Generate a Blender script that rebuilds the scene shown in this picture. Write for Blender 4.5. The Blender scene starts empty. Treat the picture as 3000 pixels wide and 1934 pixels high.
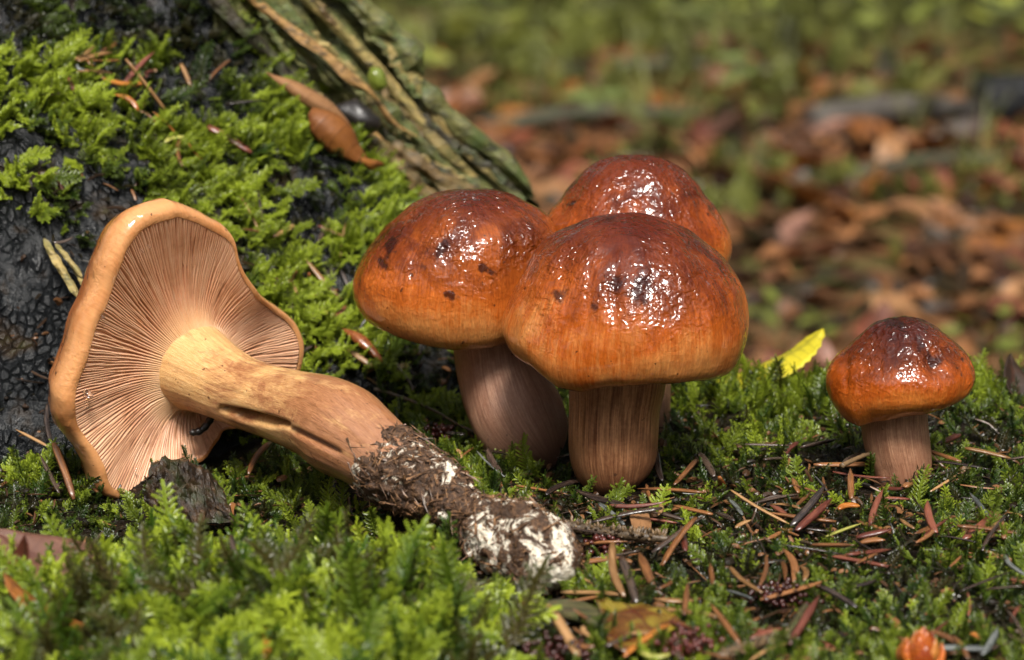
import bpy, math, random
import numpy as np
from mathutils import Vector, Matrix, Euler, noise

random.seed(7)
rng = np.random.default_rng(7)
S = 0.01                      # everything below is written in centimetres; Blender gets metres
R = math.radians
scene = bpy.context.scene
col = scene.collection

# ------------------------------------------------------------------ camera, sky, sun, exposure
PITCH, HALF_FOV = 13.0, 10.0
FWD = np.array([0, math.cos(R(PITCH)), -math.sin(R(PITCH))])
UPV = np.array([0, math.sin(R(PITCH)), math.cos(R(PITCH))])
RGT = np.array([1.0, 0, 0])
CAM = np.array([0.0, -78.87, 22.89])
cd = bpy.data.cameras.new('camera'); cam = bpy.data.objects.new('camera', cd); col.objects.link(cam)
cam.location = CAM * S
cam.rotation_euler = (R(90 - PITCH), 0, 0)
cd.sensor_width = 36; cd.lens = 18 / math.tan(R(HALF_FOV))
cd.clip_start = 0.01; cd.clip_end = 400
cd.dof.use_dof = True; cd.dof.focus_distance = 0.805; cd.dof.aperture_fstop = 15.5; cd.dof.aperture_blades = 0
scene.camera = cam

SUN_EL, SUN_AZ = 55.0, 7.0      # azimuth measured from behind the camera, positive = from the right
sdir = np.array([math.sin(R(SUN_AZ)) * math.cos(R(SUN_EL)), -math.cos(R(SUN_AZ)) * math.cos(R(SUN_EL)), math.sin(R(SUN_EL))])
world = bpy.data.worlds.new('World'); scene.world = world; world.use_nodes = True
wn = world.node_tree; wn.nodes.clear()
sky = wn.nodes.new('ShaderNodeTexSky'); sky.sky_type = 'NISHITA'; sky.sun_disc = False
sky.sun_elevation = R(SUN_EL); sky.sun_rotation = math.atan2(sdir[0], sdir[1]); sky.dust_density = 4.0; sky.air_density = 1.0
hs = wn.nodes.new('ShaderNodeHueSaturation'); hs.inputs['Saturation'].default_value = 0.2
bg = wn.nodes.new('ShaderNodeBackground'); bg.inputs[1].default_value = 0.05
wo = wn.nodes.new('ShaderNodeOutputWorld')
wn.links.new(sky.outputs[0], hs.inputs['Color']); wn.links.new(hs.outputs[0], bg.inputs[0]); wn.links.new(bg.outputs[0], wo.inputs[0])
sl = bpy.data.lights.new('sun', 'SUN'); sl.energy = 1.5; sl.angle = R(15); sl.color = (1.0, 0.95, 0.87)
so = bpy.data.objects.new('sun', sl); col.objects.link(so)
so.rotation_euler = Vector(-sdir).to_track_quat('-Z', 'Y').to_euler(); so.location = (0, -1, 3)
vs = scene.view_settings; vs.view_transform = 'Standard'; vs.look = 'None'; vs.exposure = 1.95; vs.gamma = 1.0
scene.cycles.use_denoising = True
scene.cycles.max_bounces = 6; scene.cycles.transparent_max_bounces = 8
scene.cycles.sample_clamp_indirect = 6

# ------------------------------------------------------------------ picture point <-> place (photograph is 3000 x 1934)
FPX = 1500 / math.tan(R(HALF_FOV))
def ray(px, py):
    d = FWD + RGT * ((px - 1500) / FPX) - UPV * ((py - 967) / FPX)
    return d
def at_y(px, py, Y):
    d = ray(px, py); return CAM + d * ((Y - CAM[1]) / d[1])
def proj(p):
    q = np.asarray(p, float) - CAM
    f = q @ FWD
    return 1500 + FPX * (q @ RGT) / f, 967 - FPX * (q @ UPV) / f

# ------------------------------------------------------------------ helpers
def nz(x, y, z=0.0):
    return noise.noise(Vector((x, y, z)))
def fbm(x, y, z=0.0, o=4):
    v, a, s = 0.0, 1.0, 0.0
    for i in range(o):
        v += a * nz(x, y, z + 7.3 * i); s += a; a *= 0.5; x *= 2.03; y *= 2.03; z *= 2.03
    return v / s
def sstep(a, b, x):
    t = np.clip((x - a) / (b - a), 0, 1); return t * t * (3 - 2 * t)

def mesh_obj(name, verts, faces, mat, parent=None, smooth=True, attrs=None, loc=None):
    v = np.asarray(verts, float)
    me = bpy.data.meshes.new(name)
    o3 = np.zeros(3) if loc is None else np.asarray(loc, float)
    me.from_pydata(((v - o3) * S).tolist(), [], faces)
    if smooth: me.polygons.foreach_set('use_smooth', [True] * len(me.polygons))
    if mat is not None: me.materials.append(mat)
    if attrs:
        for k, arr in attrs.items():
            a = me.attributes.new(k, 'FLOAT', 'POINT'); a.data.foreach_set('value', np.asarray(arr, np.float32))
    me.update()
    o = bpy.data.objects.new(name, me); col.objects.link(o)
    if parent is not None:
        o.parent = parent
        pl = parent_world(parent)
        o.location = (o3 * S - pl) if loc is not None else -pl
    else:
        o.location = o3 * S
    return o
def parent_world(p):
    l = np.zeros(3)
    while p is not None:
        l = l + np.array(p.location); p = p.parent
    return l
def tag(o, label, cat, group=None, kind=None):
    o['label'] = label; o['category'] = cat
    if group: o['group'] = group
    if kind: o['kind'] = kind
    return o
def thing(name, loc, label, cat, group=None):
    o = bpy.data.objects.new(name, None); col.objects.link(o); o.location = np.asarray(loc, float) * S
    o.empty_display_size = 0.01
    return tag(o, label, cat, group)
def grid_faces(nu, nv, wrap_u=False):
    f = []
    for j in range(nv - 1):
        for i in range(nu if wrap_u else nu - 1):
            a = j * nu + i; b = j * nu + (i + 1) % nu
            f.append((a, b, b + nu, a + nu))
    return f
def loft(centers, radii, n=32, squash=1.0, upref=(0, 0, 1), disp=None, cap_start=True, cap_end=True):
    """rings round a centre line; returns verts, faces, (angle, t) per vertex"""
    c = np.asarray(centers, float); m = len(c)
    tang = np.gradient(c, axis=0); tang /= np.linalg.norm(tang, axis=1)[:, None]
    V, A, T = [], [], []
    up = np.asarray(upref, float)
    for i in range(m):
        t = tang[i]
        e1 = np.cross(t, up); e1 /= np.linalg.norm(e1); e2 = np.cross(e1, t)
        for k in range(n):
            a = 2 * math.pi * k / n
            r = radii[i]
            d = e1 * math.cos(a) + e2 * math.sin(a) * squash
            p = c[i] + d * r
            if disp is not None: p = p + d * disp(a, i / (m - 1), p)
            V.append(p); A.append(a); T.append(i / (m - 1))
    F = grid_faces(n, m, True)
    if cap_start: V.append(c[0]); A.append(0); T.append(0); F += [(len(V) - 1, (k + 1) % n, k) for k in range(n)]
    if cap_end:
        V.append(c[-1]); A.append(0); T.append(1); b = (m - 1) * n
        F += [(len(V) - 1, b + k, b + (k + 1) % n) for k in range(n)]
    return np.array(V), F, np.array(A), np.array(T)
def resample(pts, n):
    p = np.asarray(pts, float)
    # smooth with a Catmull-Rom pass, then even steps
    q = []
    for i in range(len(p) - 1):
        p0 = p[max(i - 1, 0)]; p1 = p[i]; p2 = p[i + 1]; p3 = p[min(i + 2, len(p) - 1)]
        for t in np.linspace(0, 1, 12, endpoint=False):
            q.append(0.5 * (2 * p1 + (p2 - p0) * t + (2 * p0 - 5 * p1 + 4 * p2 - p3) * t * t + (3 * p1 - p0 - 3 * p2 + p3) * t ** 3))
    q.append(p[-1]); q = np.array(q)
    L = np.r_[0, np.cumsum(np.linalg.norm(np.diff(q, axis=0), axis=1))]
    s = np.linspace(0, L[-1], n)
    return np.stack([np.interp(s, L, q[:, k]) for k in range(p.shape[1])], 1)

# ------------------------------------------------------------------ materials
class NT:
    def __init__(s, name):
        s.m = bpy.data.materials.new(name); s.m.use_nodes = True; s.t = s.m.node_tree; s.t.nodes.clear()
        s.out = s.n('ShaderNodeOutputMaterial')
    def n(s, typ, **kw):
        x = s.t.nodes.new(typ)
        for k, v in kw.items(): setattr(x, k, v)
        return x
    def put(s, sock, v):
        if hasattr(v, 'is_output'): s.t.links.new(v, sock)
        elif isinstance(v, (tuple, list)) and len(v) == 3 and sock.type == 'RGBA': sock.default_value = (*v, 1)
        else: sock.default_value = v
    def attr(s, name, typ='GEOMETRY'):
        x = s.n('ShaderNodeAttribute'); x.attribute_name = name; x.attribute_type = typ; return x.outputs['Fac']
    def obj(s):
        return s.n('ShaderNodeTexCoord').outputs['Object']
    def mapv(s, v, scale=(1, 1, 1), rot=(0, 0, 0), loc=(0, 0, 0)):
        x = s.n('ShaderNodeMapping'); s.t.links.new(v, x.inputs[0]); x.inputs['Scale'].default_value = scale
        x.inputs['Rotation'].default_value = rot; x.inputs['Location'].default_value = loc; return x.outputs[0]
    def noise(s, v, scale, detail=3, rough=0.55, dist=0.0):
        x = s.n('ShaderNodeTexNoise'); s.t.links.new(v, x.inputs['Vector'])
        x.inputs['Scale'].default_value = scale; x.inputs['Detail'].default_value = detail
        x.inputs['Roughness'].default_value = rough; x.inputs['Distortion'].default_value = dist; return x.outputs[0]
    def ramp(s, f, stops, interp='LINEAR'):
        x = s.n('ShaderNodeValToRGB'); x.color_ramp.interpolation = interp; s.put(x.inputs[0], f)
        e = x.color_ramp.elements
        while len(e) < len(stops): e.new(0.5)
        for i, (p, c) in enumerate(stops):
            e[i].position = p; e[i].color = (c, c, c, 1) if isinstance(c, (int, float)) else (*c, 1)
        return x.outputs[0]
    def mix(s, f, a, b, blend='MIX'):
        x = s.n('ShaderNodeMix', data_type='RGBA', blend_type=blend)
        s.put(x.inputs[0], f); s.put(x.inputs[6], a); s.put(x.inputs[7], b); return x.outputs[2]
    def math(s, op, a, b=0.5, clamp=False):
        x = s.n('ShaderNodeMath', operation=op, use_clamp=clamp); s.put(x.inputs[0], a); s.put(x.inputs[1], b); return x.outputs[0]
    def comb(s, x_, y_, z_=0.0):
        x = s.n('ShaderNodeCombineXYZ'); s.put(x.inputs[0], x_); s.put(x.inputs[1], y_); s.put(x.inputs[2], z_); return x.outputs[0]
    def bump(s, h, strength=0.3, dist=0.001, normal=None):
        x = s.n('ShaderNodeBump'); s.put(x.inputs['Height'], h); x.inputs['Strength'].default_value = strength
        x.inputs['Distance'].default_value = dist
        if normal is not None: s.t.links.new(normal, x.inputs['Normal'])
        return x.outputs[0]
    def bsdf(s, base, rough=0.5, normal=None, **kw):
        x = s.n('ShaderNodeBsdfPrincipled'); s.put(x.inputs['Base Color'], base); s.put(x.inputs['Roughness'], rough)
        if normal is not None: s.t.links.new(normal, x.inputs['Normal'])
        for k, v in kw.items(): s.put(x.inputs[k.replace('_', ' ')], v)
        return x
    def done(s, shader):
        s.t.links.new(shader.outputs[0] if hasattr(shader, 'outputs') else shader, s.out.inputs[0]); return s.m

def mat_cap(name, seed, margin=(.54, .215, .058), mid=(.37, .080, .009), top=(.082, .0085, .0012), dark=(.018, .002, .001), smooth=1.0, rimbump=.12):
    N = NT(name); v = N.obj(); rad = N.attr('rad'); ang = N.attr('ang'); spot = N.attr('spot')
    big = N.noise(N.mapv(v, loc=(seed, seed * .7, 0)), 38, 4, .6, .4)
    med = N.noise(N.mapv(v, loc=(seed * 2, 0, seed)), 130, 4, .65)
    streak = N.noise(N.comb(N.math('MULTIPLY', ang, 26.0), N.math('MULTIPLY', rad, 5.0), seed), 1.6, 4, .65)
    r2 = N.math('ADD', rad, N.math('MULTIPLY', N.math('SUBTRACT', big, .5), 0.95))
    r2 = N.math('ADD', r2, N.math('MULTIPLY', N.math('SUBTRACT', streak, .5), 0.42 * smooth ** 1.5))
    r2 = N.math('ADD', r2, N.math('MULTIPLY', N.math('SUBTRACT', med, .5), 0.25))
    c = N.ramp(r2, [(0.15, top), (.48, tuple(.72 * a + .28 * b for a, b in zip(top, mid))), (.74, mid), (1.0, margin)])
    mott = N.ramp(N.noise(N.comb(N.math('MULTIPLY', ang, 40.0), N.math('MULTIPLY', rad, 22.0), seed), 1.5, 4, .7), [(.32, .58), (.68, 1.2)])
    c = N.mix(0.75 * smooth ** 1.5, c, mott, 'MULTIPLY')
    pat = N.ramp(N.noise(N.mapv(v, loc=(seed * 3, 1, seed), scale=(1.3, 1.3, .8)), 62, 5, .66, .5), [(.46, 0.0), (.60, 1.0)])
    pat = N.math('MULTIPLY', pat, N.ramp(rad, [(.2, .5), (.45, 1.0), (.78, 0.0)]))
    c = N.mix(N.math('MULTIPLY', pat, .8 * smooth), c, tuple(.5 * a + .5 * b for a, b in zip(top, dark)))
    sp = N.math('ADD', spot, N.math('MULTIPLY', N.math('SUBTRACT', med, .5), 1.1))
    c = N.mix(N.ramp(sp, [(.38, 0.0), (.62, .86)]), c, dark)
    fl = N.ramp(N.noise(N.mapv(v, loc=(0, seed, 5)), 420, 2, .5), [(.70, 0.0), (.74, .8)])
    c = N.mix(fl, c, (.05, .014, .006))
    # viscid skin: fine radial wrinkles, pits and slime ridges
    w1 = N.noise(N.mapv(v, scale=(1, 1, 1.3), loc=(seed, 0, 0)), 300, 1, .5, 1.0)
    w2 = N.noise(N.mapv(v, loc=(0, 0, seed)), 1050, 2, .5, .6)
    w3 = N.noise(N.mapv(v, loc=(0, 3, seed)), 95, 2, .5, .3)
    w1r = N.ramp(w1, [(.35, 0.0), (.62, 1.0)])
    msk = N.ramp(N.noise(N.mapv(v, loc=(seed, 9, 0)), 75, 3, .6), [(.36, .12), (.6, 1.0)])
    h = N.math('ADD', N.math('MULTIPLY', N.math('MULTIPLY', w1r, msk), .7), N.math('MULTIPLY', w2, .03))
    w4 = N.ramp(N.noise(N.mapv(v, loc=(seed, 4, 0)), 640, 0, .5, .6), [(.42, 0.0), (.66, 1.0)])
    h = N.math('ADD', h, N.math('MULTIPLY', N.math('MULTIPLY', w4, msk), .55))
    h = N.math('ADD', h, N.math('MULTIPLY', w3, 3.4))
    h = N.math('MULTIPLY', h, N.ramp(rad, [(.5, 1.0), (.85, rimbump)]))
    nb = N.bump(h, 0.85 * smooth, .00056)
    b = N.bsdf(c, .5, nb, Coat_Weight=1.0, Coat_Roughness=.03, Coat_IOR=1.5, Specular_IOR_Level=.04, Subsurface_Weight=.12,
               Subsurface_Radius=(.005, .0018, .0006), Subsurface_Scale=.5)
    N.t.links.new(nb, b.inputs['Coat Normal'])
    return N.done(b)

def mat_stipe(name, light=(.30, .16, .082), darkc=(.085, .034, .016), base=(.07, .045, .03), contrast=1.0, fine=30.0, wet=.35):
    N = NT(name); v = N.obj(); t = N.attr('t'); ang = N.attr('ang')
    tw = N.math('MULTIPLY', t, 3.0)
    st = N.noise(N.comb(N.math('MULTIPLY', ang, fine), tw, 0.0), 1.0, 5, .7, .25)
    st2 = N.noise(N.comb(N.math('MULTIPLY', ang, 5.0), N.math('MULTIPLY', t, 1.8), 4.0), 1.0, 3, .6)
    gr = N.noise(v, 900, 2, .5)
    f = N.math('ADD', N.math('MULTIPLY', st, .62), N.math('MULTIPLY', st2, .38))
    f = N.math('ADD', f, N.math('MULTIPLY', N.math('SUBTRACT', gr, .5), .12))
    c = N.ramp(f, [(.5 - .085 * contrast, darkc), (.505, tuple(.5 * a + .5 * b for a, b in zip(light, darkc))), (.5 + .085, light)])
    c = N.mix(N.ramp(N.math('ADD', t, N.math('MULTIPLY', N.math('SUBTRACT', st2, .5), .5)), [(.45, 0.0), (1.05, .8)]), c, base)
    fl = N.ramp(N.noise(v, 380, 2, .5), [(.71, 0.0), (.75, .7)])
    c = N.mix(fl, c, (.05, .022, .012))
    nb = N.bump(N.math('ADD', st, N.math('MULTIPLY', gr, .25)), .55, .0007)
    return N.done(N.bsdf(c, wet, nb, Specular_IOR_Level=.45, Subsurface_Weight=.08, Subsurface_Radius=(.004, .0018, .0008), Subsurface_Scale=.5))

def mat_leafy(name, a, b, trans=.35, rough=.32, attr=None):
    """foliage: reflects and lets light through; tint 0..1 walks from colour a to b"""
    N = NT(name)
    f = N.attr(attr, 'INSTANCER') if attr else N.n('ShaderNodeObjectInfo').outputs['Random']
    v = N.obj()
    spec_ = .38
    f2 = N.math('ADD', f, N.math('MULTIPLY', N.math('SUBTRACT', N.attr('tip'), .5), .35), True)
    c = N.ramp(f2, [(0.0, tuple(o * (a[1] + .01) for o in (.75, .62, .16))), (.28, a), (.6, tuple(.62 * x + .38 * y for x, y in zip(a, b))), (1.0, b)])
    p = N.bsdf(c, rough, None, Specular_IOR_Level=spec_)
    tr = N.n('ShaderNodeBsdfTranslucent'); N.put(tr.inputs[0], c)
    mx = N.n('ShaderNodeMixShader'); mx.inputs[0].default_value = trans
    N.t.links.new(p.outputs[0], mx.inputs[1]); N.t.links.new(tr.outputs[0], mx.inputs[2])
    return N.done(mx)

def mat_needle(name, a, b, rough=.3):
    N = NT(name); v = N.obj(); rnd = N.n('ShaderNodeObjectInfo').outputs['Random']
    n1 = N.noise(N.mapv(v, scale=(1, .12, 1)), 1400, 3, .6)
    n2 = N.noise(v, 260, 2, .6)
    c = N.mix(N.ramp(N.math('ADD', n1, N.math('MULTIPLY', N.math('SUBTRACT', rnd, .5), .4)), [(.36, 0.0), (.64, 1.0)]), a, b)
    c = N.mix(N.ramp(n2, [(.55, 0.0), (.72, .55)]), c, tuple(x * .3 for x in a))
    return N.done(N.bsdf(c, rough, N.bump(n1, .35, .0003), Specular_IOR_Level=.6))

def mat_leaf(name, a, b, vein=(.06, .02, .008), rough=.55, trans=.25):
    N = NT(name); v = N.obj(); rnd = N.n('ShaderNodeObjectInfo').outputs['Random']
    n1 = N.noise(v, 55, 4, .6); n2 = N.noise(v, 500, 2, .5)
    f = N.math('ADD', n1, N.math('MULTIPLY', N.math('SUBTRACT', rnd, .5), .5))
    c = N.mix(N.ramp(f, [(.3, 0.0), (.7, 1.0)]), a, b)
    c = N.mix(N.ramp(N.attr('vein'), [(.55, 0.0), (.9, .7)]), c, vein)
    c = N.mix(N.ramp(n2, [(.62, 0.0), (.75, .5)]), c, tuple(x * .35 for x in a))
    p = N.bsdf(c, rough, N.bump(N.math('ADD', n2, N.attr('vein')), .3, .0004), Specular_IOR_Level=.55)
    tr = N.n('ShaderNodeBsdfTranslucent'); N.put(tr.inputs[0], c)
    mx = N.n('ShaderNodeMixShader'); mx.inputs[0].default_value = trans
    N.t.links.new(p.outputs[0], mx.inputs[1]); N.t.links.new(tr.outputs[0], mx.inputs[2])
    return N.done(mx)

M = {}
def build_materials():
    # soil and forest floor
    N = NT('soil'); v = N.obj()
    n1 = N.noise(v, 9, 6, .65); n2 = N.noise(v, 160, 4, .65); n3 = N.noise(v, 3.1, 4, .6)
    soil = N.ramp(n2, [(.3, (.003, .002, .0014)), (.6, (.012, .008, .0045)), (.8, (.05, .027, .014))])
    litter = N.ramp(n1, [(.3, (.05, .03, .014)), (.5, (.11, .055, .025)), (.62, (.06, .07, .018)), (.8, (.09, .12, .025))])
    sep = N.n('ShaderNodeSeparateXYZ'); N.t.links.new(v, sep.inputs[0])
    far = N.ramp(N.math('MULTIPLY', sep.outputs[2], -6.0), [(.5, 0.0), (.9, 1.0)])
    green = N.ramp(N.math('ADD', N.math('MULTIPLY', sep.outputs[1], .22), N.math('MULTIPLY', N.math('SUBTRACT', n3, .5), .8)), [(.5, 0.0), (.85, .75)])
    litter = N.mix(green, litter, (.10, .105, .03))
    c = N.mix(far, soil, litter)
    M['soil'] = N.done(N.bsdf(c, .5, N.bump(n2, 1.0, .004), Specular_IOR_Level=.15))
    # wet black rotten wood
    N = NT('black_wood'); v = N.obj()
    g = N.mapv(v, scale=(1, 1, .16), rot=(0, R(30), 0))
    n1 = N.noise(g, 420, 5, .7); n2 = N.noise(v, 60, 4, .6); n3 = N.noise(g, 120, 4, .65)
    vo = N.n('ShaderNodeTexVoronoi', feature='DISTANCE_TO_EDGE'); N.t.links.new(N.mapv(v, scale=(1.0, 1.0, .55), rot=(0, R(-50), 0)), vo.inputs['Vector']); vo.inputs['Scale'].default_value = 340
    cr = N.ramp(vo.outputs['Distance'], [(.0, 0.0), (.16, 1.0)])
    wr = N.ramp(N.noise(v, 45, 3, .6), [(.45, 0.0), (.55, 1.0)])
    c = N.ramp(n2, [(.3, (.004, .0045, .005)), (.55, (.009, .010, .011)), (.66, (.026, .017, .010)), (.85, (.055, .055, .016))])
    h = N.math('ADD', N.math('MULTIPLY', n1, .5), N.math('MULTIPLY', n3, 1.6))
    h = N.math('ADD', h, N.math('MULTIPLY', N.math('MULTIPLY', cr, wr), .45))
    M['black_wood'] = N.done(N.bsdf(c, .26, N.bump(h, 1.0, .0024), Specular_IOR_Level=.34))
    # weathered splinters with algae
    for nm, a, b, al in (('splinter_yellow', (.40, .29, .10), (.20, .15, .055), .45), ('splinter_orange', (.44, .25, .085), (.22, .12, .045), .25),
                         ('splinter_green', (.17, .16, .05), (.06, .06, .022), .7), ('splinter_dark', (.06, .048, .025), (.018, .014, .009), .5),
                         ('chip_wood', (.11, .085, .035), (.045, .035, .018), .5), ('crumb_wood', (.20, .12, .045), (.08, .055, .025), .3)):
        N = NT(nm); v = N.obj()
        g = N.mapv(v, scale=(.25, 1, 1), rot=(0, R(42), 0))
        n1 = N.noise(g, 300, 5, .7); n2 = N.noise(v, 130, 4, .65); n3 = N.noise(g, 420, 4, .65, .4)
        c = N.mix(N.ramp(n1, [(.35, 0.0), (.65, 1.0)]), b, a)
        c = N.mix(N.ramp(n2, [(.5 - .1 * al, 0.0), (.66, al)]), c, (.06, .10, .022))
        c = N.mix(N.ramp(n3, [(.52, 0.0), (.64, .85)]), c, (.016, .014, .008))
        M[nm] = N.done(N.bsdf(c, .5, N.bump(N.math('ADD', n1, n3), .8, .0012), Specular_IOR_Level=.4))
    M['moss_bright'] = mat_leafy('moss_bright', (.04, .09, .006), (.38, .46, .035), .35, .34, 'tint')
    M['moss_mid'] = mat_leafy('moss_mid', (.018, .044, .005), (.29, .36, .028), .3, .32, 'tint')
    M['moss_dark'] = mat_leafy('moss_dark', (.014, .022, .006), (.11, .16, .018), .25, .3, 'tint')
    M['moss_floor'] = mat_leafy('moss_floor', (.06, .065, .02), (.25, .27, .06), .35, .45, 'tint')
    M['grass'] = mat_leafy('grass', (.09, .11, .03), (.30, .32, .08), .4, .4, 'tint')
    M['litter'] = mat_leafy('litter', (.04, .015, .007), (.30, .13, .05), .2, .42, 'tint')
    M['debris'] = mat_leafy('debris', (.012, .007, .004), (.20, .09, .035), .02, .35, 'tint')
    M['herb_pale'] = mat_leafy('herb_pale', (.10, .13, .04), (.23, .28, .08), .35, .4)
    M['herb_yellow'] = mat_leafy('herb_yellow', (.14, .17, .03), (.31, .33, .06), .4, .4)
    M['herb_blue'] = mat_leafy('herb_blue', (.06, .11, .05), (.15, .23, .12), .3, .4)
    M['stem'] = mat_needle('stem', (.07, .06, .02), (.12, .13, .03), .5)
    M['n_brown'] = mat_needle('needle_brown', (.11, .045, .017), (.24, .10, .035))
    M['n_dark'] = mat_needle('needle_dark', (.02, .013, .011), (.075, .05, .036), .25)
    M['n_tan'] = mat_needle('needle_tan', (.17, .085, .03), (.36, .20, .085))
    M['n_red'] = mat_needle('needle_red', (.085, .022, .014), (.20, .065, .038))
    M['n_grey'] = mat_needle('needle_grey', (.05, .055, .055), (.16, .17, .16))
    M['n_orange'] = mat_needle('needle_orange', (.26, .08, .014), (.45, .17, .035), .22)
    M['n_yellow'] = mat_needle('needle_yellow', (.28, .27, .06), (.42, .40, .10), .35)
    M['twig'] = mat_needle('twig_bark', (.05, .032, .016), (.17, .105, .05), .5)
    M['bud'] = mat_needle('bud_scale', (.16, .04, .010), (.34, .13, .04), .18)
    M['bud_red'] = mat_needle('bud_red', (.22, .035, .007), (.46, .12, .02), .2)
    M['pellet'] = mat_needle('pellet', (.035, .007, .006), (.12, .025, .018), .28)
    M['l_orange'] = mat_leaf('leaf_orange', (.17, .055, .012), (.33, .12, .022), rough=.5)
    M['l_tan'] = mat_leaf('leaf_tan', (.20, .09, .035), (.36, .18, .075), (.14, .06, .02))
    M['l_red'] = mat_leaf('leaf_red', (.10, .025, .012), (.26, .07, .03))
    M['l_pink'] = mat_leaf('leaf_pink', (.16, .07, .045), (.32, .16, .11), (.1, .04, .03))
    M['l_dark'] = mat_leaf('leaf_dark', (.03, .015, .008), (.085, .04, .02))
    M['l_yellow'] = mat_leaf('leaf_yellow', (.52, .44, .015), (.70, .60, .03), (.30, .26, .02), trans=.3)
    N = NT('leaf_wet'); v = N.obj()
    n1 = N.noise(N.mapv(v, loc=(.3, .1, 0)), 52, 3, .55); n2 = N.noise(v, 1500, 2, .6)
    c = N.ramp(n1, [(.38, (.045, .014, .005)), (.52, (.11, .045, .010)), (.60, (.22, .17, .02))])
    c = N.mix(N.ramp(N.attr('vein'), [(.5, 0.0), (.9, .8)]), c, (.07, .012, .006))
    M['l_wet'] = N.done(N.bsdf(c, .2, N.bump(N.math('ADD', n2, N.math('MULTIPLY', N.attr('vein'), 2.0)), .35, .0004), Specular_IOR_Level=.6))
    N = NT('bark_flap'); v = N.obj(); n1 = N.noise(N.mapv(v, scale=(1, 1, .35), rot=(0, R(-30), 0)), 330, 5, .7, .5); n2 = N.noise(v, 90, 4, .65)
    c = N.ramp(n1, [(.35, (.008, .005, .003)), (.54, (.036, .020, .010)), (.72, (.11, .06, .027))])
    c = N.mix(N.ramp(n2, [(.46, 0.0), (.6, .75)]), c, (.020, .034, .009))
    M['bark'] = N.done(N.bsdf(c, .4, N.bump(n1, .9, .0018), Specular_IOR_Level=.4))
    # stipe base: soil stuck to white mycelium
    N = NT('root_soil'); v = N.obj(); h = N.attr('lump')
    n1 = N.noise(N.mapv(v, scale=(1, 1, 1)), 85, 6, .72, 1.2); n2 = N.noise(v, 650, 4, .65); n3 = N.noise(v, 70, 2, .5)
    dirt = N.ramp(n2, [(.3, (.014, .008, .005)), (.52, (.065, .033, .017)), (.75, (.22, .115, .055))])
    white = N.ramp(n2, [(.3, (.55, .46, .33)), (.7, (.85, .79, .68))])
    k = N.math('ADD', N.math('SUBTRACT', n1, N.math('MULTIPLY', h, .7)), N.math('MULTIPLY', N.math('SUBTRACT', n3, .5), .5))
    k = N.math('ADD', k, N.math('MULTIPLY', N.math('SUBTRACT', N.attr('t'), .60), .20))
    c = N.mix(N.ramp(k, [(.47, 0.0), (.53, 1.0)]), dirt, white)
    M['root_soil'] = N.done(N.bsdf(c, .55, N.bump(n2, .9, .0014), Specular_IOR_Level=.35))
    N = NT('crumbs'); n = N.noise(N.obj(), 500, 3, .6)
    M['crumbs'] = N.done(N.bsdf(N.ramp(n, [(.3, (.025, .013, .007)), (.5, (.10, .05, .025)), (.7, (.36, .19, .085))]), .5))
    # lying cap: gills, skin
    N = NT('gills'); v = N.obj(); rad = N.attr('rad'); ang = N.attr('ang')
    big = N.noise(v, 60, 4, .6, .3); st = N.noise(N.comb(N.math('MULTIPLY', ang, 14.0), N.math('MULTIPLY', rad, 3.0)), 1.3, 4, .6)
    f = N.math('ADD', N.math('MULTIPLY', big, .55), N.math('MULTIPLY', st, .45))
    c = N.ramp(f, [(.34, (.34, .14, .065)), (.44, (.60, .30, .165)), (.58, (.72, .41, .25))])
    c = N.mix(N.ramp(rad, [(.25, .95), (.50, 0.0)]), c, (.66, .42, .20))
    M['gills'] = N.done(N.bsdf(c, .45, None, Specular_IOR_Level=.35, Subsurface_Weight=.12, Subsurface_Radius=(.004, .0016, .0007), Subsurface_Scale=.5))
    N = NT('droplet'); p = N.bsdf((1, 1, 1), .02, None, Transmission_Weight=1.0, IOR=1.33); M['drop'] = N.done(p)
    N = NT('slug_skin'); n = N.noise(N.obj(), 900, 3, .6)
    M['black_wet'] = N.done(N.bsdf(N.ramp(n, [(.3, (.006, .005, .005)), (.7, (.02, .015, .012))]), .38, N.bump(n, .4, .0004)))
    N = NT('green_jelly'); M['jelly'] = N.done(N.bsdf((.17, .21, .03), .2, None, Transmission_Weight=.3))
    N = NT('bark_trunk'); n = N.noise(N.mapv(N.obj(), scale=(1, 1, .15)), 14, 4, .6)
    M['trunk'] = N.done(N.bsdf(N.ramp(n, [(.3, (.03, .025, .02)), (.7, (.10, .085, .07))]), .8))
    N = NT('wood_leaves'); r = N.attr('tip')
    M['wood_leaves'] = N.done(N.bsdf(N.ramp(r, [(0, (.03, .06, .015)), (1, (.09, .13, .03))]), .55))
build_materials()

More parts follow.
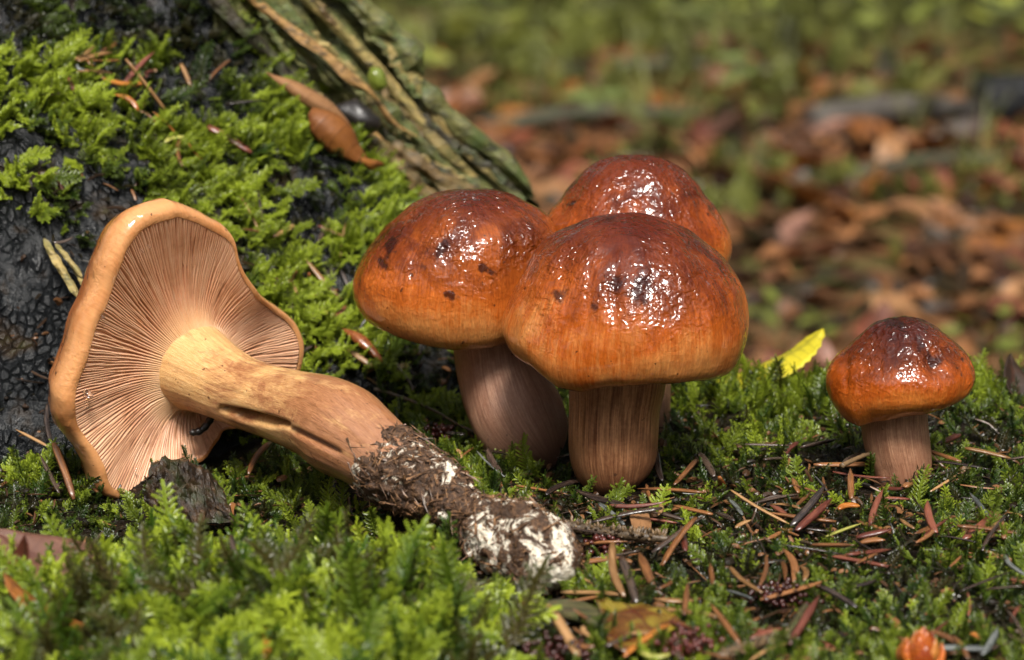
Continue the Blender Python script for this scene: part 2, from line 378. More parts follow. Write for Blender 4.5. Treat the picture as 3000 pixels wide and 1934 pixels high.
# ------------------------------------------------------------------ the ground: a mossy bank that falls away to the forest floor
FLOOR = -26.0
def bank_edge(x):
    return 10.5 + 1.3 * nz(x * .16, 3.1) + 0.5 * nz(x * .6, 9.1) + (0.9 if x > 9 else 0) * min(1, (x - 9) / 4) - 3.0 * sstep(-2, -12, x) * 0
def H(x, y):
    z = 0.45 * fbm(x * .16, y * .16, 2.0, 3) + 0.28 * nz(x * .55, y * .55, 5.0)
    z += 0.9 * math.exp(-(((x + 6.0) / 4.5) ** 2 + ((y + 13.0) / 3.2) ** 2))        # cushion in front of the lying mushroom
    z += 0.25 * math.exp(-(((x + 1.5) / 3.0) ** 2 + ((y + 14.0) / 2.0) ** 2))
    z += 0.55 * math.exp(-(((x - 13) / 3) ** 2 + ((y - 7.5) / 3.0) ** 2))
    z += 0.5 * math.exp(-(((x - 7) / 3.0) ** 2 + ((y - 8.5) / 2.2) ** 2))
    z -= 0.8 * math.exp(-(((x + 7.5) / 3.6) ** 2 + ((y + 4.2) / 2.8) ** 2)) + .95 * math.exp(-(((x + 11.0) / 2.6) ** 2 + ((y + 2.6) / 3.0) ** 2)) + .5 * math.exp(-((x / 2.2) ** 2 + ((y + 9.5) / 2.2) ** 2))          # hollow under the lying stem
    z += float(sstep(-6.5, -9.5, y)) * float(sstep(1, -2, x)) * (.55 * abs(nz(x * .42, y * .42, 14)) + .2 * nz(x * 1.0, y * 1.0, 15))
    z -= 0.25 * math.exp(-(((x - 1.5) / 3.0) ** 2 + ((y - 1.0) / 2.0) ** 2))
    e = bank_edge(x)
    k = float(sstep(e, e + 22, y)); k2 = float(sstep(25, 70, abs(x + 2)))
    k = max(k, k2, float(sstep(-30, -60, y)))
    zf = FLOOR + 2.2 * fbm(x * .018, y * .018, 8.0, 3) + 0.5 * nz(x * .12, y * .12)
    return z * (1 - k) + zf * k

def axis_vals(a, b, step, far, grow=1.22):
    v = list(np.arange(a, b + 1e-6, step)); s = step; lo, hi = a, b; L, Hh = [], []
    while lo > -far: s *= grow; lo -= s; L.append(lo)
    s = step
    while hi < far: s *= grow; hi += s; Hh.append(hi)
    return L[::-1] + v + Hh
gx = axis_vals(-20, 20, .45, 20000); gy = axis_vals(-18, 18, .4, 20000)
gv = [(x, y, H(x, y)) for y in gy for x in gx]
ground = mesh_obj('ground', gv, grid_faces(len(gx), len(gy)), M['soil'])
tag(ground, 'dark soil bank falling away to the leaf-strewn forest floor', 'ground', kind='structure')

# ------------------------------------------------------------------ the stump: a rotten buttress rising behind the lying mushroom
CP = [(0, 1290, 3.2), (0, 1000, 5.6), (0, 700, 7.6), (0, 400, 9.6), (0, 200, 12.5), (0, 0, 14.5),
      (200, 1180, 4.2), (180, 900, 6.6), (200, 600, 9.0), (230, 420, 11.2), (230, 300, 13.0), (220, 160, 17.5), (220, 60, 18.6), (220, -80, 19.4),
      (420, 760, 9.2), (430, 560, 10.6), (420, 420, 12.2), (420, 300, 14.6), (420, 180, 18.4), (420, 60, 19.6), (420, -80, 20.5),
      (650, 900, 9.0), (650, 700, 11.2), (640, 520, 13.2), (640, 360, 15.4), (640, 220, 17.6), (630, 60, 19.6), (620, -60, 20.8),
      (850, 950, 9.6), (850, 760, 12.0), (850, 580, 14.0), (850, 430, 16.0), (840, 340, 17.6),
      (1030, 950, 11.0), (1030, 760, 13.0), (1010, 640, 14.6), (990, 480, 16.4),
      (1170, 900, 12.0), (1150, 700, 14.5), (1140, 600, 16.0)]
cps = [at_y(*c) for c in CP]
def extra(x, y, z): cps.append(np.array([x, y, z], float))
for x, y, z in ((3, 9, -1), (3, 14, -.8), (4, 20, -3), (0, 10, .2), (-1, 5, -1), (-4, 5, -1), (-8, 4, -1), (-11, 2, -1.2), (-14, 1.2, -1.2), (-18, 0, -1.5),
                (1, 24, -6), (-2, 24, -1), (-4, 26, 0), (-7, 27, 3), (-9, 30, 6), (-6, 34, -6), (2, 34, -14), (-14, 34, 8), (-24, 34, 4), (-26, 20, 14), (-26, 8, 4), (-26, 0, -2)):
    extra(x, y, z)
cps = np.array(cps)
Dm = np.linalg.norm(cps[:, None, :2] - cps[None, :, :2], axis=2)
wts = np.linalg.solve(np.block([[-Dm + .25 * np.eye(len(cps)) * -1, np.ones((len(cps), 1))], [np.ones((1, len(cps))), np.zeros((1, 1))]]), np.r_[cps[:, 2], 0])
def stump_base(x, y):
    d = np.sqrt((cps[:, 0] - x) ** 2 + (cps[:, 1] - y) ** 2)
    return float(-(d @ wts[:-1]) + wts[-1])
SX0, SX1, SY0, SY1 = -25.0, 3.0, 0.5, 33.0
def stump_z(x, y):
    if not (SX0 < x < SX1 and SY0 < y < SY1): return -99.0
    z = stump_base(x, y)
    black = float(sstep(-9.3, -11.0, x)) * float(sstep(12.5, 9.0, y))
    # long diagonal splits in the bare black wood
    u = x * .62 + z * .78; w = x * .78 - z * .62
    z += black * (0.55 * (abs(nz(w * .55 + 3, u * .10, 1.0)) - .25) + .22 * nz(w * 1.7, u * .25, 4.0))
    # crumbling, mossed-over rot elsewhere
    z += (1 - black) * (0.75 * fbm(x * .34, y * .34, 11.0, 4) + .25 * nz(x * 1.1, y * 1.1, 3.0))
    return z
def T(x, y): return max(H(x, y), stump_z(x, y))
nx_, ny_ = 141, 151
sx = np.linspace(SX0 + .01, SX1 - .01, nx_); sy = np.linspace(SY0 + .01, SY1 - .01, ny_)
stump = thing('tree_stump', (-9, 16, 0), 'rotten black mossy tree stump with a splintered root behind the toppled mushroom', 'tree stump')
sv = np.array([(x, y, stump_z(x, y)) for y in sy for x in sx])
# roughen sideways too, so that steep faces are not a clean height field
off = np.array([(.22 * nz(p[0] * .9, p[2] * .9, p[1] * .3), .30 * nz(p[0] * .8 + 9, p[2] * 1.1, p[1] * .3), 0) for p in sv])
mesh_obj('rotten_wood', sv + off, grid_faces(nx_, ny_), M['black_wood'], stump)

# the splintered root: body plus separate long splinters
def wpath(pts, Y0, Y1, n=40):
    L = len(pts); return resample([at_y(px, py, Y0 + (Y1 - Y0) * i / (L - 1)) for i, (px, py) in enumerate(pts)], n)
edge_hi = wpath([(800, -160), (930, -80), (1030, 0), (1128, 93), (1184, 150), (1232, 225), (1329, 360), (1415, 425), (1490, 500), (1562, 575)], 23.5, 25.0, 70)
edge_lo = wpath([(620, -180), (650, -70), (690, 60), (735, 150), (801, 240), (890, 330), (1000, 440), (1100, 520), (1240, 580), (1420, 640)], 19.0, 21.0, 70)
bv, bt = [], []
NB = 40
for i in range(70):
    hi, lo = edge_hi[i], edge_lo[i]
    for j in range(NB):
        f = j / (NB - 1); p = hi * (1 - f) + lo * f
        g = .75 * abs(nz(f * 7.0, i * .035, 3.0)) + .30 * nz(f * 22, i * .16, 6.0) + .16 * nz(f * 9, i * .7, 2.0)
        p = p + np.array([.05, -.5, .3]) * (g - .35) * 1.5
        bv.append(p)
    for q in (lo + np.array([0, 0.2, -6.0]), hi + np.array([.3, 2.2, -9.0]), hi + np.array([.25, 1.5, -.6])): bv.append(q)
NBB = NB + 3
root = mesh_obj('root', bv, grid_faces(NBB, 70, True), M['splinter_green'], stump)
def splinter(pts, Y0, Y1, w, h, mat, name='wood_splinter'):
    c = wpath(pts, Y0, Y1, 46)
    ph = random.random() * 50
    rad = [w * (.75 + .45 * nz(i * .16, ph)) * min(1, .25 + i / 5, .12 + (45 - i) / 7) for i in range(46)]
    V, F, A, Tt = loft(c, rad, 8, h, upref=(.5, -.6, .6), disp=lambda a, t, p: w * (.55 * nz(math.cos(a) * 1.6, math.sin(a) * 1.6, ph + t * 3) + .25 * nz(math.cos(a) * 3, math.sin(a) * 3, t * 7 + ph)))
    return mesh_obj(name, V, F, M[mat], root, False)
splinter([(820, -120), (899, -2), (988, 79), (1081, 178), (1161, 271), (1301, 435), (1441, 565)], 21.6, 23.6, .27, .8, 'splinter_yellow')
splinter([(660, -90), (754, 9), (862, 93), (955, 159), (1021, 224), (1091, 276), (1130, 330), (1161, 365), (1226, 402)], 19.8, 21.6, .20, .75, 'splinter_orange')
splinter([(930, -100), (1030, 0), (1128, 93), (1184, 150), (1240, 222)], 22.9, 23.9, .55, 1.0, 'splinter_green')
splinter([(1236, 235), (1329, 358), (1418, 425), (1500, 505), (1566, 573)], 23.5, 24.6, .42, 1.1, 'splinter_green')
splinter([(560, -90), (640, 10), (740, 110), (801, 170), (880, 250), (970, 330), (1040, 380)], 18.9, 20.3, .42, .7, 'splinter_dark')
splinter([(700, -60), (800, 50), (900, 150), (985, 235), (1060, 300)], 20.2, 21.2, .36, .7, 'splinter_green')
splinter([(980, -90), (1080, 40), (1150, 140), (1230, 260), (1330, 400), (1470, 560)], 23.0, 24.0, .30, .8, 'splinter_yellow')
splinter([(1120, 300), (1200, 385), (1290, 475), (1390, 575)], 21.8, 22.9, .36, .8, 'splinter_green')
splinter([(1070, 400), (1150, 470), (1240, 555), (1290, 610)], 20.2, 21.0, .40, .8, 'crumb_wood')
splinter([(1150, 420), (1240, 490), (1330, 555), (1400, 610)], 20.9, 21.7, .50, .8, 'crumb_wood')
splinter([(980, 430), (1060, 480), (1140, 545), (1200, 600)], 19.4, 20.2, .35, .8, 'splinter_yellow')
for k in range(16):
    f = random.uniform(.06, .94); i0 = random.randrange(0, 44); i1 = min(69, i0 + random.randrange(14, 30))
    c_ = np.array([edge_hi[i] * (1 - f) + edge_lo[i] * f + np.array([.05, -.42, .28]) + .06 * rng.normal(size=3) for i in range(i0, i1)]); n_ = len(c_); w_ = random.uniform(.08, .2); ph = k * 7.7
    V, F, A, Tt = loft(c_, [w_ * min(1, .2 + q / 4, .1 + (n_ - 1 - q) / 5) for q in range(n_)], 6, .7, upref=(.5, -.6, .6), disp=lambda a, t, p: w_ * .5 * nz(math.cos(a) * 2, math.sin(a) * 2, ph + t * 6))
    mesh_obj('wood_splinter', V, F, M[random.choice(('splinter_yellow', 'splinter_green', 'splinter_orange', 'splinter_dark', 'crumb_wood'))], root, False)
# two greyed splinters at the foot of the black wood
def foot_splinter(a, b, w):
    c = np.array([at_y(a[0] + (b[0] - a[0]) * f, a[1] + (b[1] - a[1]) * f, a[2] + (b[2] - a[2]) * f) for f in np.linspace(0, 1, 20)])
    V, F, A, Tt = loft(c, [w * min(1, .3 + i / 5, .2 + (19 - i) / 4) for i in range(20)], 8, .7, disp=lambda q, t, p: w * .55 * nz(math.cos(q) * 1.5, math.sin(q) * 1.5, t * 7 + a[0]))
    mesh_obj('wood_splinter', V, F, M['splinter_yellow'], stump, False)
foot_splinter((128, 700, 7.5), (232, 875, 5.9), .13); foot_splinter((165, 715, 7.5), (240, 810, 6.5), .09); foot_splinter((205, 765, 7.2), (255, 850, 6.2), .08)

# ------------------------------------------------------------------ surface lookup for things that lie on bank or stump
def onsurf(px, py, lift=0.0):
    d = ray(px, py); t = (-25 - CAM[1]) / d[1]; prev = t
    while t < 160:
        p = CAM + d * t
        if p[2] - lift < T(p[0], p[1]): break
        prev = t; t += .35
    for _ in range(9):
        m = (prev + t) / 2; p = CAM + d * m
        if p[2] - lift < T(p[0], p[1]): t = m
        else: prev = m
    return CAM + d * t

# ------------------------------------------------------------------ mushrooms
def depth_of(p): return (np.asarray(p) - CAM) @ FWD

def standing_cap(parent, mat, axis_px, apex_py, Y, left, right, rim, spots, dents, seed, depthf=.97, tilt_back=0.0):
    """left/right: outline points in the photograph from apex to the rim; rim: (azimuth deg, drop cm); azimuth 0 = right, 270 = towards camera"""
    A0 = at_y(axis_px, apex_py, Y); dep = depth_of(A0); k = FPX / dep; cz = math.cos(R(PITCH))
    NT_, NA = 54, 180
    def side(pts):
        P = resample([(axis_px, apex_py)] + list(pts), NT_)
        return np.abs(P[:, 0] - axis_px) / k, -(P[:, 1] - apex_py) / k / cz
    rl, zl = side(left); rr, zr = side(right)
    rim_a = np.array([r[0] for r in rim] + [rim[0][0] + 360]); rim_d = np.array([r[1] for r in rim] + [rim[0][1]])
    V, RAD, ANG, SP = [], [], [], []
    UND = [(.965, .06), (.90, .20), (.80, .30), (.62, .28), (.42, .20), (.25, .10)]
    for j in range(NT_ + len(UND)):
        for i in range(NA):
            a = 2 * math.pi * i / NA; ca, sa = math.cos(a), math.sin(a)
            w = .5 + .5 * ca; w = w * w * (3 - 2 * w)
            jj = min(j, NT_ - 1); s = jj / (NT_ - 1)
            r = rl[jj] * (1 - w) + rr[jj] * w; z = zl[jj] * (1 - w) + zr[jj] * w
            dr = np.interp(math.degrees(a), rim_a, rim_d) * sstep(.45, 1.0, s)
            z -= dr
            if j >= NT_:
                f, h = UND[j - NT_]; r *= f; z += h
            x_, y_ = r * ca, r * sa * depthf
            p = np.array([x_, y_, z])
            sm = sstep(0, .25, s) * (1 if j < NT_ else 0)
            lump = .10 * fbm(x_ * .42 + seed, y_ * .42, z * .42, 3) + .035 * nz(x_ * 1.6, y_ * 1.6 + seed, z * 1.6)
            lump += sm * .05 * nz(ca * 4.2 + seed, sa * 4.2, s * 1.3)
            nrm = np.array([ca, sa, .9]); nrm /= np.linalg.norm(nrm)
            p = p + nrm * lump * (1 if j < NT_ else .3)
            pw = A0 + p
            px, py = (1500 + FPX * ((pw - CAM) @ RGT) / ((pw - CAM) @ FWD), 967 - FPX * ((pw - CAM) @ UPV) / ((pw - CAM) @ FWD))
            front = 1.0 if (sa < .25 or s < .3) else 0.0
            sp = 0.0
            if front and j < NT_:
                wx = 34 * nz(px * .018 + seed, py * .018) + 16 * nz(px * .05, py * .05, seed); wy = 34 * nz(px * .018, py * .018, seed + 5) + 16 * nz(px * .05, py * .05, seed + 9)
                for (qx, qy, sr, amt) in spots:
                    dd = math.hypot(px + wx - qx, (py + wy - qy)) / sr
                    sp = max(sp, amt * math.exp(-dd * dd * 1.4))
                for (qx, qy, sxx, syy, amt) in dents:
                    g = math.exp(-(((px - qx) / sxx) ** 2 + ((py - qy) / syy) ** 2)); pw = pw - nrm * amt * .9 * g
            V.append(pw); RAD.append(s if j < NT_ else 1.1); ANG.append(abs(a - math.pi)); SP.append(sp)
    n0 = len(V)
    F = grid_faces(NA, NT_ + len(UND), True)
    # the first ring is degenerate (all apex): fine, but close the underside where the stem runs in
    o = mesh_obj('cap', V, F, mat, parent, True, {'rad': RAD, 'ang': ANG, 'spot': SP}, loc=A0)
    return o

def stipe(parent, mat, pts, name='stipe', n=48, m=50, root_fade=True):
    """pts: (px, py, Y, halfwidth px) from the cap down"""
    C_, W_ = [], []
    for px, py, Y, hw in pts:
        p = at_y(px, py, Y); C_.append(p); W_.append(hw * depth_of(p) / FPX)
    CW = resample(np.c_[np.array(C_), np.array(W_)], m)
    ph = pts[0][0] * .01
    V, F, A, Tt = loft(CW[:, :3], CW[:, 3], n, 1.0, upref=(0, 1, 0), disp=lambda a, t, p: .035 * nz(math.cos(a) * 3 + ph, math.sin(a) * 3, t * 1.2) + .012 * nz(math.cos(a) * 14, math.sin(a) * 14, t * 2))
    return mesh_obj(name, V, F, mat, parent, True, {'ang': np.abs(A - math.pi), 't': Tt}, loc=C_[-1])

GRP = None
# centre front mushroom
g0 = at_y(1805, 1425, .9)
m_front = thing('mushroom', g0, 'broad bell-capped brown mushroom in front of the cluster of three', 'mushroom')
standing_cap(m_front, mat_cap('cap_skin_front', 1.7), 1822, 624, .9,
             [(1732, 640), (1680, 661), (1628, 687), (1575, 737), (1539, 797), (1510, 849), (1484, 903), (1471, 948), (1473, 985), (1490, 1018), (1520, 1040)],
             [(1889, 632), (1957, 650), (2025, 682), (2088, 729), (2141, 781), (2177, 833), (2196, 886), (2198, 938), (2186, 990), (2166, 1030), (2130, 1048)],
             [(0, .15), (40, .2), (90, 0), (140, 0), (180, -.05), (215, .05), (232, .42), (246, .40), (262, .18), (285, .10), (310, .18), (335, .30), (350, .3)],
             [(1800, 830, 45, .7), (1890, 850, 55, .62), (1905, 795, 30, .5), (1560, 800, 35, .5), (1640, 860, 45, .55), (1740, 900, 40, .5), (1800, 640, 55, .45), (2040, 700, 50, .4), (2075, 770, 30, .4)],
             [(1800, 870, 12, 90, .10), (1725, 880, 16, 80, .07), (1905, 870, 26, 60, .10), (2055, 860, 24, 110, .07), (1655, 820, 20, 60, .06), (1760, 745, 30, 25, .05), (2085, 800, 20, 70, .05)], 1.7)
stipe(m_front, mat_stipe('stipe_skin_front', (.50, .245, .115), (.13, .042, .017), (.12, .042, .02), 1.5, 19, .28),
      [(1812, 1000, 1.0, 150), (1808, 1110, 1.0, 143), (1800, 1200, .95, 133), (1797, 1300, .9, 131), (1798, 1360, .85, 122), (1803, 1405, .8, 98), (1810, 1440, .8, 45), (1812, 1458, .8, 8)])
# left mushroom
g1 = at_y(1600, 1340, 3.6)
m_left = thing('mushroom', g1, 'brown mushroom with dark blotched cap on a stem leaning out of the cluster', 'mushroom')
standing_cap(m_left, mat_cap('cap_skin_left', 5.3, (.56, .23, .065), (.42, .10, .013)), 1362, 561, 4.7,
             [(1288, 568), (1209, 600), (1157, 638), (1105, 690), (1063, 744), (1037, 791), (1031, 833), (1039, 880), (1062, 920), (1095, 945)],
             [(1445, 566), (1497, 577), (1555, 603), (1602, 634), (1628, 668), (1640, 730), (1640, 790), (1632, 850), (1612, 900), (1580, 930)],
             [(0, .1), (60, .1), (120, 0), (180, .05), (210, -.02), (235, .10), (262, .34), (290, .40), (320, .2), (345, .1)],
             [(1132, 715, 42, 1.0), (1112, 770, 24, .6), (1432, 790, 24, .9), (1322, 865, 30, .95), (1295, 740, 38, .75), (1240, 780, 30, .5), (1545, 700, 50, .45), (1180, 780, 30, .4), (1480, 590, 50, .4)],
             [(1305, 735, 30, 25, .06), (1380, 660, 30, 22, .05), (1220, 720, 26, 30, .05), (1480, 830, 60, 80, .05)], 5.3)
stipe(m_left, mat_stipe('stipe_skin_left', (.46, .255, .165), (.22, .095, .058), (.17, .09, .06), 1.7, 22, .4),
      [(1425, 900, 4.7, 118), (1445, 1000, 4.7, 118), (1458, 1070, 4.6, 122), (1485, 1150, 4.4, 132), (1522, 1225, 4.1, 138), (1560, 1285, 3.8, 122), (1592, 1330, 3.6, 84), (1612, 1358, 3.5, 30), (1620, 1368, 3.5, 5)])
# back mushroom
g2 = at_y(1885, 1290, 6.6)
m_back = thing('mushroom', g2, 'tallest domed brown mushroom standing behind the other two of the cluster', 'mushroom')
standing_cap(m_back, mat_cap('cap_skin_back', 9.1, (.47, .16, .034), (.33, .066, .008)), 1868, 454, 7.3,
             [(1785, 464), (1722, 497), (1675, 545), (1633, 592), (1602, 628), (1594, 670), (1606, 720), (1640, 760)],
             [(1942, 466), (2010, 503), (2067, 560), (2109, 618), (2141, 671), (2149, 716), (2140, 752), (2112, 785)],
             [(0, .1), (90, 0), (180, .0), (270, .1)],
             [(2075, 600, 45, .55), (1800, 520, 22, .5), (1880, 470, 60, .35), (1660, 590, 25, .5), (1960, 560, 50, .3)],
             [(1640, 600, 18, 50, .05), (2060, 600, 18, 60, .05), (1860, 545, 50, 26, .05)], 9.1)
stipe(m_back, mat_stipe('stipe_skin_back', (.34, .17, .10), (.14, .06, .035), (.08, .05, .03), 1.0, 13, .4),
      [(1862, 720, 7.3, 110), (1866, 900, 7.2, 108), (1868, 1100, 6.9, 100), (1866, 1230, 6.6, 98), (1862, 1300, 6.4, 80), (1862, 1335, 6.4, 20)])
# small mushroom standing apart
g3 = at_y(2645, 1415, .9)
m_small = thing('mushroom', g3, 'small round-capped mushroom standing alone in the moss', 'mushroom')
standing_cap(m_small, mat_cap('cap_skin_small', 13.7, (.50, .165, .030), (.36, .072, .007), (.05, .006, .0015)), 2632, 931, 1.2,
             [(2572, 948), (2521, 984), (2470, 1031), (2436, 1064), (2422, 1095), (2424, 1129), (2438, 1160), (2462, 1190)],
             [(2698, 938), (2753, 967), (2800, 1005), (2833, 1040), (2854, 1074), (2858, 1108), (2846, 1144), (2815, 1168), (2775, 1182)],
             [(0, 0), (90, 0), (180, .1), (205, .26), (225, .35), (240, .12), (270, 0), (300, .02), (330, -.05)],
             [(2635, 965, 55, .7), (2735, 1050, 40, .85), (2700, 1010, 35, .6), (2480, 1080, 25, .45), (2820, 1060, 14, .6)],
             [(2738, 1050, 34, 46, .17), (2478, 1110, 12, 75, .10), (2690, 1000, 30, 22, .04)], 13.7)
stipe(m_small, mat_stipe('stipe_skin_small', (.52, .28, .165), (.24, .10, .055), (.15, .058, .03), 1.7, 18, .4),
      [(2618, 1130, 1.2, 98), (2618, 1230, 1.2, 97), (2626, 1290, 1.15, 95), (2638, 1350, 1.1, 90), (2646, 1400, 1.0, 80), (2652, 1440, 1.0, 60)])

# ------------------------------------------------------------------ the uprooted mushroom lying on its side
YC = 3.2
C0 = at_y(548, 1066, YC)
B0 = at_y(1620, 1650, -8.6)
ax = B0 - C0; ax /= np.linalg.norm(ax)
m_lying = thing('mushroom', at_y(1075, 1420, -3.5), 'uprooted mushroom lying on its side showing pale brown gills and soiled stem base', 'mushroom')
RIM = [(518, 622), (590, 644), (642, 673), (685, 717), (709, 785), (740, 846), (796, 900), (856, 945), (876, 985), (879, 1030), (872, 1085), (838, 1150), (770, 1210),
       (700, 1250), (655, 1262), (640, 1292), (606, 1342), (566, 1358), (520, 1362), (470, 1388), (436, 1430), (420, 1458), (346, 1450), (318, 1432), (290, 1362), (247, 1296), (216, 1250),
       (207, 1167), (228, 1105), (265, 994), (308, 877), (352, 754), (395, 686), (450, 642)]
RC = C0 + ax * 1.15            # plane of the rim
def on_rim(px, py, off=0.0):
    d = ray(px, py); q = RC + ax * off; t = ((q - CAM) @ ax) / (d @ ax); return CAM + d * t
rim3 = []
for (px, py) in RIM:
    offv = 0.0
    if px > 690 and py < 1160: offv = -.55 * float(sstep(690, 830, px))     # the far lobe curls back
    if py > 1290: offv = .25 * float(sstep(1290, 1440, py))
    rim3.append(on_rim(px, py, offv))
rim3.append(rim3[0])
NA = 300
rimc = resample(rim3, NA + 1)[:-1]
rimc = np.array([p + .07 * np.array([nz(p[0] * 1.3, p[2] * 1.3, 3), 0, nz(p[0] * 1.3, p[2] * 1.3, 8)]) + ax * .12 * nz(p[0] * .9, p[2] * .9, 1) for p in rimc])
e_u = np.cross(ax, (0, 0, 1.0)); e_u /= np.linalg.norm(e_u); e_v = np.cross(e_u, ax)
RCc = RC
def cap_pt(i, f, d):
    rv = rimc[i] - RCc; ra = rv @ ax; rp = rv - ax * ra
    return RCc + rp * f + ax * (ra * min(1, f) ** 2 - d)
prof = [(.972, .05), (.985, 0.0), (1.0, -.02), (1.015, .02), (1.035, .10), (1.05, .26), (1.055, .50), (1.04, .80), (1.0, 1.15), (.95, 1.55), (.82, 1.95), (.62, 2.35), (.38, 2.6), (.15, 2.7), (.02, 2.72)]
prof = resample(prof, 34)
V, RD, AN = [], [], []
for j, (f, d) in enumerate(prof):
    for i in range(NA):
        a = 2 * math.pi * i / NA
        p = cap_pt(i, f, d)
        lum = .06 * fbm(p[0] * .6, p[1] * .6, p[2] * .6, 3) + .02 * nz(p[0] * 2.2, p[1] * 2.2, p[2] * 2.2)
        q = (p - RCc); q = q / (np.linalg.norm(q) + 1e-6)
        V.append(p + q * lum); RD.append(.97 - .95 * max(0, j - 5) / 28 + .10 * fbm(p[0] * .5, p[1] * .5, p[2] * .5, 3)); AN.append(abs(a - math.pi))
cap_l = mesh_obj('cap', V, grid_faces(NA, len(prof), True), mat_cap('cap_skin_lying', 21.3, (.60, .28, .11), (.38, .12, .028), (.20, .05, .012), smooth=.5, rimbump=.5), m_lying, True,
                 {'rad': RD, 'ang': AN, 'spot': np.zeros(len(V))}, loc=RC)
# gills: thin blades from the rim to the stem, plus the flesh they hang from
edge_prof = resample([(.975, .06), (.92, .13), (.82, .28), (.68, .46), (.52, .60), (.40, .58), (.31, .34), (.25, -.05)], 20)
base_prof = resample([(.985, .11), (.93, .20), (.82, .37), (.68, .58), (.52, .74), (.40, .72), (.31, .54), (.23, .30)], 20)
def rim_at(u):
    u = (u % 1.0) * NA; i = int(u) % NA; f = u - int(u)
    return rimc[i] * (1 - f) + rimc[(i + 1) % NA] * f
def gp(u, f, d):
    rv = rim_at(u) - RCc; ra = rv @ ax; rp = rv - ax * ra; rl_ = np.linalg.norm(rp)
    return RCc + rp * ((.92 + (f - .25) / .75 * (rl_ - .92)) / rl_) + ax * (ra * min(1, f) ** 2 - d)
def blade_len(u):     # photograph: the slit torn towards the bottom stays short
    return 1.0
GV, GF, GR, GA = [], [], [], []
NG = 290
# arc-length-even spacing is already given by resample; blades alternate full and short
for g in range(NG):
    u0 = (g + .25 * random.uniform(-1, 1)) / NG
    full = g % 2 == 0
    start = 0; end = 20 if full else random.choice((7, 9, 12))
    ph = random.random() * 60; amp = .0022 if full else .0018
    th = .042
    base_i = len(GV)
    for s in range(start, end):
        fE, dE = edge_prof[s]; fB, dB = base_prof[s]
        tap = 1.0 if full else 1 - sstep(end - 4, end - 1, s) * .9
        u = u0 + amp * nz(s * .26, ph) * 1.3
        pe = gp(u, fE, dB + (dE - dB) * tap); pb = gp(u0 + amp * .4 * nz(s * .26, ph), fB, dB)
        du = (gp(u + .002, fE, dE) - gp(u - .002, fE, dE)); du /= np.linalg.norm(du) + 1e-9
        tt = th * (.55 + .45 * min(1, fE / .5))
        GV += [pb - du * tt * 1.3, pe - du * tt * .45, pe + du * tt * .45, pb + du * tt * 1.3]
        GR += [fB, fE, fE, fB]; GA += [abs(u0 * 2 * math.pi - math.pi)] * 4
    for s in range(end - start - 1):
        a = base_i + 4 * s; b = a + 4
        GF += [(a, a + 1, b + 1, b), (a + 1, a + 2, b + 2, b + 1), (a + 2, a + 3, b + 3, b + 2)]
gills = mesh_obj('gills', GV, GF, M['gills'], cap_l, True, {'rad': GR, 'ang': GA}); gills['kind'] = 'stuff'
FV, FR, FA = [], [], []
for s in range(20):
    fB, dB = base_prof[s]
    for i in range(NA): FV.append(gp(i / NA, fB, dB)); FR.append(fB); FA.append(abs(2 * math.pi * i / NA - math.pi))
mesh_obj('gill_bed', FV, grid_faces(NA, 20, True), M['gills'], cap_l, True, {'rad': FR, 'ang': FA})
# stem
PAIR = [(508, 1046, 1.0, 104), (534, 1059, 1.0, 124), (562, 1072, 1.0, 132), (604, 1094, 1.0, 119), (660, 1125, 1.0, 106), (725, 1155, 1.0, 102), (830, 1188, 1.0, 109), (944, 1226, 1.0, 128), (1005, 1262, 1.0, 138), (1070, 1305, 1.0, 124), (1130, 1350, 1, 112), (1175, 1388, 1, 104)]
SOIL = [(1085, 1325, 1, 116), (1130, 1355, 1, 116), (1175, 1390, 1, 112), (1230, 1415, 1, 98), (1290, 1440, 1, 82), (1345, 1482, 1, 68), (1401, 1535, 1, 72), (1460, 1565, 1, 102), (1536, 1602, 1, 118), (1590, 1634, 1, 112), (1635, 1665, 1, 74), (1662, 1690, 1, 16)]
def along(px): return YC - .3 + (-8.6 - YC + .3) * np.clip((px - 548) / (1620 - 548), -.1, 1.05)
def line(P): return np.array([np.r_[at_y(px, py, along(px)), hw * depth_of(at_y(px, py, along(px))) / FPX] for px, py, _, hw in P])
CW = resample(line(PAIR), 90)
def st_disp(a, t, p):
    px, py = proj(p); d = .03 * nz(math.cos(a) * 3, math.sin(a) * 3, t * 3) + .02 * nz(math.cos(a) * 9, math.sin(a) * 9, t * 4)
    if (p - (C0 + ax * t * 7)) @ FWD < 1.0:
        # long slit on the side facing us
        for (x0, y0, x1, y1, w, amt) in ((640, 1196, 850, 1246, 9, .45), (840, 1250, 1000, 1330, 8, .22), (690, 1212, 810, 1240, 10, .9)):
            L2 = (x1 - x0) ** 2 + (y1 - y0) ** 2; f = ((px - x0) * (x1 - x0) + (py - y0) * (y1 - y0)) / L2
            fc = min(1, max(0, f)); dd = math.hypot(px - x0 - fc * (x1 - x0), py - y0 - fc * (y1 - y0))
            d -= amt * math.exp(-(dd / w) ** 2) * (1 - (2 * fc - 1) ** 6)
    return d
V, F, A, Tt = loft(CW[:, :3], CW[:, 3], 150, 1.0, upref=(0, 0, 1), disp=st_disp)
N = NT('stipe_skin_lying'); v = N.obj(); t = N.attr('t'); ang = N.attr('ang')
st = N.noise(N.comb(N.math('MULTIPLY', ang, 26.0), N.math('MULTIPLY', t, 26.0)), 1.2, 6, .75, .2)
st2 = N.noise(N.comb(N.math('MULTIPLY', ang, 3.0), N.math('MULTIPLY', t, 3.2)), 1.4, 4, .62, .4)
c = N.ramp(st, [(.30, (.52, .25, .085)), (.5, (.64, .37, .145)), (.7, (.74, .50, .25))])
